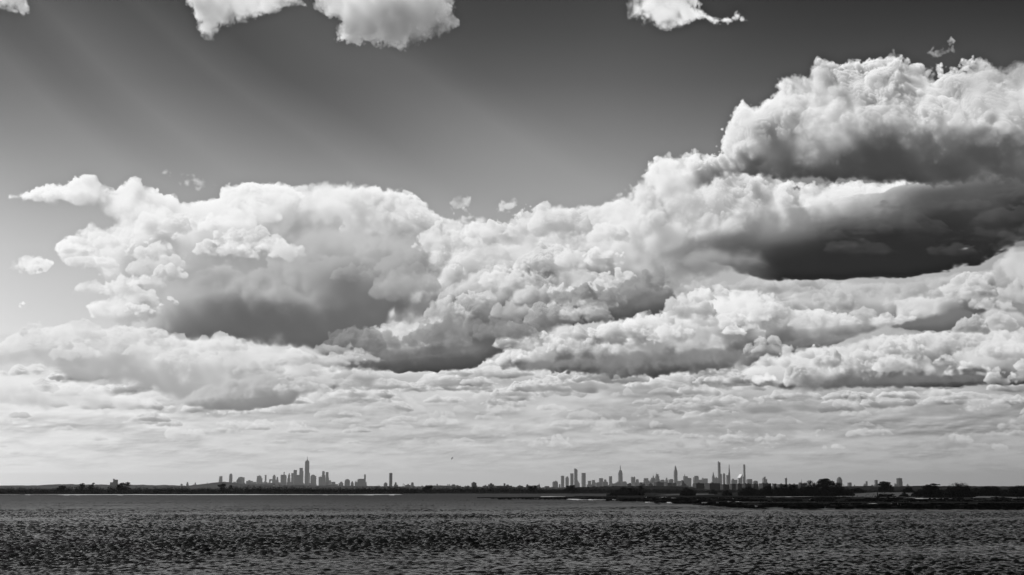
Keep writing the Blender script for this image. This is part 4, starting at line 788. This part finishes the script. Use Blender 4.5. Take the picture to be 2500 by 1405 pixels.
RT = [
 ('large low oval bush alone on the marsh edge', (1493, 1568, 1194.5, 1212), 1010, 'bush'),
 ('small mounded tree behind the oval bush, right end', (1555, 1572, 1190.5, 1206), 1450, 'tree'),
 ('dark round bush left of the first apartment block', (1665, 1695, 1195, 1212.5), 1000, 'bush'),
 ('small round bush below the long apartment block', (1733, 1748, 1200, 1208.5), 1250, 'bush'),
 ('upright small bush right of the small round one', (1766, 1784, 1199.5, 1213), 990, 'bush'),
 ('wide thicket at the left end of the big grove', (1806, 1852, 1189, 1213), 980, 'thicket'),
 ('low thicket between the wide thicket and the grove slope', (1845, 1900, 1192, 1213.5), 970, 'thicket'),
 ('rising slope of grove trees left of the domed tree', (1888, 1965, 1186.5, 1214), 960, 'thicket'),
 ('dense shoulder of foliage at left foot of the domed tree', (1945, 2010, 1180, 1215), 950, 'tree'),
 ('dense shoulder of foliage at right foot of the domed tree', (2010, 2082, 1184, 1216), 950, 'tree'),
 ('low shrub tailing off right of the grove', (2070, 2112, 1195, 1204), 1150, 'bush'),
 ('small bush between wind-swept tree and flat-crowned tree', (2206, 2228, 1192.5, 1204), 1130, 'bush'),
 ('low scrub in front of the wind-swept tree', (2138, 2186, 1209, 1219), 830, 'scrub'),
 ('little bushy shrub on the pale meadow', (2197, 2217, 1206.5, 1218), 860, 'bush'),
 ('large dark mass of foliage under the flat-crowned tree', (2228, 2318, 1191, 1219), 840, 'tree'),
 ('big round-headed dark tree, right of the flat-crowned tree', (2306, 2380, 1180, 1221), 830, 'tree'),
 ('spreading low tree with twin humps near the right edge', (2376, 2446, 1188.5, 1214), 920, 'tree'),
 ('low dark bush between the two trees at right edge', (2436, 2462, 1199, 1216), 930, 'bush'),
 ('rounded dark tree at the right edge of the photo', (2448, 2540, 1191.5, 1218.5), 850, 'tree'),
]
for i, (lab, (l, r, t, b), Y, c) in enumerate(RT):
    tree(lab, rough_outline(l-2, r+2, t-3, b+.4, 40+i), b-.3, Y, 60+i, {'bush': 'bush', 'thicket': 'thicket', 'scrub': 'scrub'}.get(c, 'tree'), c, group='trees and bushes along the right marsh', leaf=.44, deep=.45)
tree('tallest domed tree with a flat-topped spreading crown', [(2014, 1174, 16, 4.5), (2002, 1177, 8, 4), (2028, 1177.5, 8, 4), (2015, 1171.6, 10, 2.4), (2008, 1184, 12, 8), (2018, 1190, 20, 10), (2016, 1203, 26, 11), (2034, 1181.5, 3.5, 4.5), (2010, 1179, 13, 6), (2020, 1183, 12, 7), (1996, 1186, 9, 7)], 1214, 945, 90, group='trees and bushes along the right marsh', leaf=.5)
tree('wind-swept tree with a ragged flat top on the meadow', [(2160, 1184, 14, 6), (2156, 1178.6, 10, 2.6), (2168, 1180, 6, 2.6), (2150, 1182, 5, 2), (2164, 1193, 17, 9), (2152, 1198, 9, 6), (2176, 1199, 8, 5), (2158, 1188, 15, 7), (2166, 1186, 11, 6)], 1204, 1110, 91, group='trees and bushes along the right marsh', leaf=.5, trunk=2160)
tree('flat-crowned tree with a thin limb reaching right', [(2280, 1183.5, 11, 2.6), (2290, 1184.2, 7, 1.6), (2264, 1187, 9, 3), (2285, 1190, 11, 4), (2270, 1193, 18, 7), (2268, 1200, 26, 9)], 1218, 838, 92, group='trees and bushes along the right marsh', leaf=.45)
def post():
    p = on_level(2142.5, 1217, .4); root = bpy.data.objects.new('post', None); COL.objects.link(root); root.location = (p.x, p.y, .3)
    tag(root, 'dark wooden post standing left of the wind-swept tree', 'post'); f = p.y/FX
    bm = bmesh.new(); limb(bm, Vector((0, 0, -.3)), Vector((0, 0, 14*f)), 1.5*f, 1.1*f, 8); me = bpy.data.meshes.new('pole'); bm.to_mesh(me); bm.free(); link('pole', me, M_BARK, root)
    bm = bmesh.new(); limb(bm, Vector((-1.9*f, 0, 13.2*f)), Vector((1.9*f, 0, 13.6*f)), .5*f, .5*f, 6); me = bpy.data.meshes.new('crossbar'); bm.to_mesh(me); bm.free(); link('crossbar', me, M_BARK, root)
post()

# ------------------------------------------------------------------ far shore woods: one mass nobody could count
def wood(name, label, prof, base, Y, seed, n, leaf, thick=22, hump=1.0):
    rng = np.random.default_rng(seed); f = Y/FX
    xs = np.arange(prof[0][0], prof[-1][0], 3.2); cen = []; rad = []
    for x in xs:
        t = np.interp(x, [p[0] for p in prof], [p[1] for p in prof]); b = np.interp(x, [p[0] for p in base], [p[1] for p in base])
        t += -2+hump*(1.6*mnoise.noise((x*.045, seed, 0))+1.6*mnoise.noise((x*.13, seed, 5)))+rng.uniform(-.5, .5)
        for q in range(2):
            h = (b-t)*(1 if q == 0 else rng.uniform(.5, .9)); p = at(x+rng.uniform(-2, 2), b-h*.55, Y); g = at(x, b, Y)
            hh = h*f*.52; cen.append((p.x, Y+rng.uniform(-thick, thick)*(.3 if q == 0 else 1), max(p.z, hh*.9))); rad.append((rng.uniform(5., 11.)*f, 5, hh))
    V, F = leaves(rng, cen, rad, n, leaf); V[:, 2] = np.maximum(V[:, 2], .2)
    tag(link(name, from_np(name, V, F), M_LEAF), label, 'wood', kind='stuff')
wood('shore_wood', 'dark wooded shore along the whole far side of the bay', [(-200, 1193), (0, 1192), (30, 1190.5), (60, 1192.5), (130, 1194), (145, 1192), (170, 1190), (190, 1189), (230, 1188.5), (250, 1192), (270, 1189.5), (320, 1193), (340, 1192), (380, 1191.5), (430, 1190), (462, 1192), (472, 1196), (490, 1192), (510, 1192.5), (520, 1195), (560, 1190), (610, 1187.5), (640, 1189), (700, 1188.5), (725, 1188.5), (780, 1191), (820, 1193), (870, 1192), (910, 1190), (925, 1188.5), (950, 1190), (990, 1192), (1020, 1194)], [(-200, 1207.5), (1020, 1206.8)], 1310, 21, 62000, .55)
wood('shore_wood', 'dark wooded shore right of mid bay, under the low blocks', [(960, 1192), (1030, 1194), (1060, 1193), (1100, 1191), (1125, 1188.5), (1160, 1190), (1240, 1190), (1300, 1191), (1330, 1195), (1390, 1194), (1430, 1193), (1500, 1195), (1600, 1196), (1700, 1198)], [(960, 1206.2), (1700, 1206.2)], 1540, 22, 40000, .6)
wood('meadow_wood', 'dim mixed scrub behind the right meadow and apartment blocks', [(1540, 1196), (1640, 1197), (1700, 1199), (1760, 1197), (1850, 1196), (2000, 1196), (2060, 1196), (2120, 1198), (2240, 1199), (2400, 1196), (2600, 1196)], [(1540, 1205), (2600, 1204)], 1700, 23, 30000, .65)

# ------------------------------------------------------------------ the marsh at the right
M_SCRUB = grey('low_scrub', .03, .95, .08, .6, 0)
def marsh():
    slab('marsh', [(1165, 1216.5), (1320, 1217.6), (1400, 1219.6), (1460, 1221), (1560, 1222.3), (1640, 1223.5), (1740, 1224), (1800, 1225.2), (1900, 1226), (2700, 1226), (2700, 1216), (2000, 1214.6), (1800, 1213), (1560, 1213.4), (1500, 1214.2), (1405, 1213), (1400, 1214.2), (1480, 1215.4), (1320, 1216.6), (1165, 1216.2)], .5, M_MARSH, bump=.1, seed=2)
    slab('marsh', [(1570, 1225.6), (1620, 1228), (1700, 1229.2), (1750, 1229.4), (1800, 1227.6), (1780, 1226.6), (1700, 1225.4)], .42, M_MARSH, bump=.06, seed=3)
    slab('marsh', [(1690, 1233), (1730, 1232), (1800, 1230), (2100, 1228), (2700, 1228), (2700, 1247), (2400, 1244.5), (2200, 1243), (2000, 1239.4), (1860, 1238), (1790, 1236.2), (1740, 1235)], .42, M_MARSH, bump=.07, seed=4)
    # pale sand and shell along the water's edges
    for i, (p, top) in enumerate(((([(1380, 1219.7), (1420, 1220.6), (1470, 1221.4), (1510, 1221.9), (1460, 1222.4), (1400, 1221.6)]), .3), ([(1575, 1228), (1640, 1229.4), (1740, 1230.2), (1755, 1229.6), (1700, 1229)], .3), ([(1320, 1213.9), (1345, 1213.4), (1380, 1213.6), (1378, 1214.6), (1340, 1214.7)], .3), ([(1490, 1211.8), (1550, 1212.4), (1565, 1211.2), (1570, 1212), (1550, 1213.2), (1490, 1212.9)], .42), ([(1600, 1212.4), (1700, 1211.6), (1750, 1209.6), (1758, 1210), (1700, 1213), (1610, 1213.6)], .42), ([(1870, 1215.6), (2000, 1214.8), (1990, 1215.2), (1880, 1216.0)], .6), ([(1760, 1235.6), (1850, 1238), (1845, 1238.4), (1765, 1236)], .3), ([(1950, 1239.4), (2030, 1240.4), (2070, 1240.9), (2020, 1241), (1950, 1239.8)], .3), ([(2230, 1219.9), (2330, 1220.5), (2310, 1220.9), (2240, 1220.4)], .6))):
        slab('sand_bar', p, top, M_SAND, bump=.02, seed=30+i)
    # still pools in the marsh
    for i, (x, y, w) in enumerate(((1645, 1219, 30), (1690, 1223.5, 40), (1780, 1228.6, 12), (1802, 1228.8, 16), (1875, 1229.2, 42), (1960, 1222, 30), (2040, 1231, 28), (2130, 1233.6, 26), (2175, 1234.2, 20), (2260, 1236, 34), (2305, 1237, 16), (2345, 1237.6, 14), (2390, 1226.5, 20), (2110, 1223.6, 26), (2235, 1239.4, 30), (2270, 1240.4, 16), (2420, 1238, 26), (1620, 1216.6, 24), (1830, 1217.4, 24))):
        slab('marsh_pool', [(x-w/2, y), (x, y+.55), (x+w/2, y+.1), (x+w*.2, y-.5), (x-w*.2, y-.45)], .56, M_POOL, bump=.0, seed=60+i)
    # the land behind: meadow and low dunes
    slab('meadow', [(1480, 1213.2), (1600, 1213), (1800, 1212.6), (1900, 1214.6), (2050, 1217), (2250, 1220), (2400, 1221), (2700, 1221), (2700, 1204), (2240, 1203.2), (2060, 1205.6), (1700, 1205.6), (1480, 1206)], .55, M_SCRUB, bump=.08, seed=6)
    slab('meadow', [(2040, 1215.6), (2120, 1217), (2200, 1219), (2252, 1219.6), (2262, 1212), (2245, 1203.4), (2140, 1203.8), (2090, 1207.5), (2050, 1212)], .66, M_MEADOW, bump=.05, seed=7)
    slab('meadow', [(2375, 1218.6), (2420, 1218.8), (2520, 1219.6), (2530, 1217), (2460, 1214), (2440, 1210.5), (2380, 1210)], .66, M_MEADOW, bump=.05, seed=8)
    slab('meadow', [(1600, 1211.6), (1650, 1211.9), (1700, 1211), (1745, 1209.5), (1740, 1207.6), (1690, 1207.6), (1640, 1208.6)], .66, M_MEADOW, bump=.05, seed=9)
marsh()
def tufts():
    # cordgrass and reeds standing on the marsh: short blades in ragged patches
    rng = np.random.default_rng(3); V = []; F = []; n = 0
    for (x0, x1, y0, y1, m, h) in ((1330, 2560, 1215.8, 1219, 2600, .45), (1480, 2560, 1219.5, 1224, 3400, .42), (1700, 2560, 1230.5, 1242, 5000, .36), (1200, 1560, 1216.6, 1219.5, 420, .22), (1600, 1745, 1226.6, 1228.6, 900, .35), (2000, 2260, 1206, 1219, 240, .5), (2370, 2560, 1212, 1220, 160, .5)):
        for _ in range(m):
            x = rng.uniform(x0, x1); y = rng.uniform(y0, y1)
            if mnoise.noise((x*.03, y*.55, 1.7)) < -.08: continue
            if y > 1231 and x < 1690+(y-1231)*14: continue
            p = on_level(x, y, .45); w = rng.uniform(.25, .9); hh = h*rng.uniform(.5, 1.5); a = rng.uniform(-.7, .7); c, s = math.cos(a)*w, math.sin(a)*w; l = rng.uniform(-.2, .3)
            V += [(p.x-c, p.y-s, .3), (p.x+c, p.y+s, .3), (p.x+c*.7+l, p.y+s*.7, .42+hh), (p.x-c*.5+l, p.y-s*.5, .42+hh*.8)]; F.append((n, n+1, n+2, n+3)); n += 4
    tag(link('marsh_grass', from_np('marsh_grass', V, F), grey('reed_blades', .03, .9, .4, .6, 0)), 'low dark cordgrass covering the marsh at the right', 'grass', kind='stuff')
tufts()

# ------------------------------------------------------------------ birds
def waterbird(label, px, py, size, z=.35, face=1):
    p = on_level(px, py+1.0, z); root = bpy.data.objects.new('waterbird', None); COL.objects.link(root); root.location = p
    tag(root, label, 'bird', 'white waterbirds on the marsh')
    bm = bmesh.new(); R = []
    # one continuous body: tail, back, breast, neck and head as rings along the bird
    for x, z_, a, b in ((-.62, .34, .03, .03), (-.45, .30, .13, .10), (-.15, .24, .22, .19), (.15, .24, .22, .20), (.36, .34, .14, .15), (.43, .52, .065, .07), (.40, .74, .05, .055), (.44, .90, .06, .065), (.54, .93, .05, .05), (.62, .91, .02, .02)):
        R.append([bm.verts.new((face*x, a*math.cos(t), z_+b*math.sin(t))) for t in [2*math.pi*i/8 for i in range(8)]])
    for A, C in zip(R, R[1:]):
        for i in range(8): j = (i+1) % 8; bm.faces.new((A[i], A[j], C[j], C[i]))
    bm.faces.new(R[0]); bm.faces.new(R[-1]); bmesh.ops.recalc_face_normals(bm, faces=bm.faces[:])
    me = bpy.data.meshes.new('body'); bm.to_mesh(me); bm.free(); o = link('body', me, M_PLUME, root); root.scale = (size, size, size)
    bm = bmesh.new(); limb(bm, Vector((face*.61, 0, .91)), Vector((face*.74, 0, .88)), .022, .006, 6); me = bpy.data.meshes.new('bill'); bm.to_mesh(me); bm.free(); link('bill', me, M_BARK, root)
M_PLUME = grey('white_plumage', .85, .7)
waterbird('white bird on the marsh below the spiked stepped tower', 1577, 1215.4, 1.05)
waterbird('white bird on the marsh, left of a nearby brighter one', 1753, 1218.3, .75)
waterbird('bright white bird on the marsh below the needle-thin tower', 1790, 1218.4, .75, face=-1)
waterbird('white bird on the marsh in front of the big grove', 1977.5, 1221, .8)
waterbird('white bird on the nearest marsh left of the flat-crowned tree', 2195, 1234.8, .95, face=-1)
def flying_bird():
    p = at(1104, 1119.3, 420); root = bpy.data.objects.new('flying_bird', None); COL.objects.link(root); root.location = p
    root.rotation_euler = (math.radians(20), math.radians(-38), math.radians(60)); tag(root, 'small dark bird gliding with bent wings in the open sky', 'bird')
    M = grey('dark_plumage', .02, .9)
    bm = bmesh.new(); R = []
    for y, r in ((-.30, .012), (-.22, .03), (-.08, .065), (.06, .07), (.15, .05), (.20, .042), (.25, .035), (.29, .008)):
        R.append([bm.verts.new((r*math.cos(t), y, r*.85*math.sin(t))) for t in [2*math.pi*i/8 for i in range(8)]])
    for A, C in zip(R, R[1:]):
        for i in range(8): j = (i+1) % 8; bm.faces.new((A[i], A[j], C[j], C[i]))
    bm.faces.new(R[0]); bm.faces.new(R[-1]); bmesh.ops.recalc_face_normals(bm, faces=bm.faces[:])
    me = bpy.data.meshes.new('body'); bm.to_mesh(me); bm.free(); link('body', me, M, root)
    for s in (-1, 1):
        bm = bmesh.new(); st = [(.04, .10, -.10, 0), (.25, .14, -.08, .10), (.42, .11, -.05, .06), (.62, -.04, -.10, -.05)]
        up = [(bm.verts.new((s*x, a, z+.012)), bm.verts.new((s*x, b, z+.008))) for x, a, b, z in st]; dn = [(bm.verts.new((s*x, a, z-.012)), bm.verts.new((s*x, b, z-.004))) for x, a, b, z in st]
        for i in range(3):
            bm.faces.new((up[i][0], up[i+1][0], up[i+1][1], up[i][1])); bm.faces.new((dn[i][1], dn[i+1][1], dn[i+1][0], dn[i][0]))
            bm.faces.new((up[i][0], dn[i][0], dn[i+1][0], up[i+1][0])); bm.faces.new((up[i][1], up[i+1][1], dn[i+1][1], dn[i][1]))
        bm.faces.new((up[3][0], dn[3][0], dn[3][1], up[3][1])); bm.faces.new((up[0][1], dn[0][1], dn[0][0], up[0][0]))
        bmesh.ops.recalc_face_normals(bm, faces=bm.faces[:])
        me = bpy.data.meshes.new('wing'); bm.to_mesh(me); bm.free(); link('wing', me, M, root)
    bm = bmesh.new(); v = [bm.verts.new(q) for q in ((-.03, -.28, .004), (.03, -.28, .004), (.07, -.42, .0), (-.07, -.42, 0), (-.03, -.28, -.006), (.03, -.28, -.006), (.07, -.42, -.006), (-.07, -.42, -.006))]
    for q in ((0, 1, 2, 3), (7, 6, 5, 4), (0, 4, 5, 1), (1, 5, 6, 2), (2, 6, 7, 3), (3, 7, 4, 0)): bm.faces.new([v[i] for i in q])
    me = bpy.data.meshes.new('tail'); bm.to_mesh(me); bm.free(); link('tail', me, M, root)
flying_bird()
make_haze()
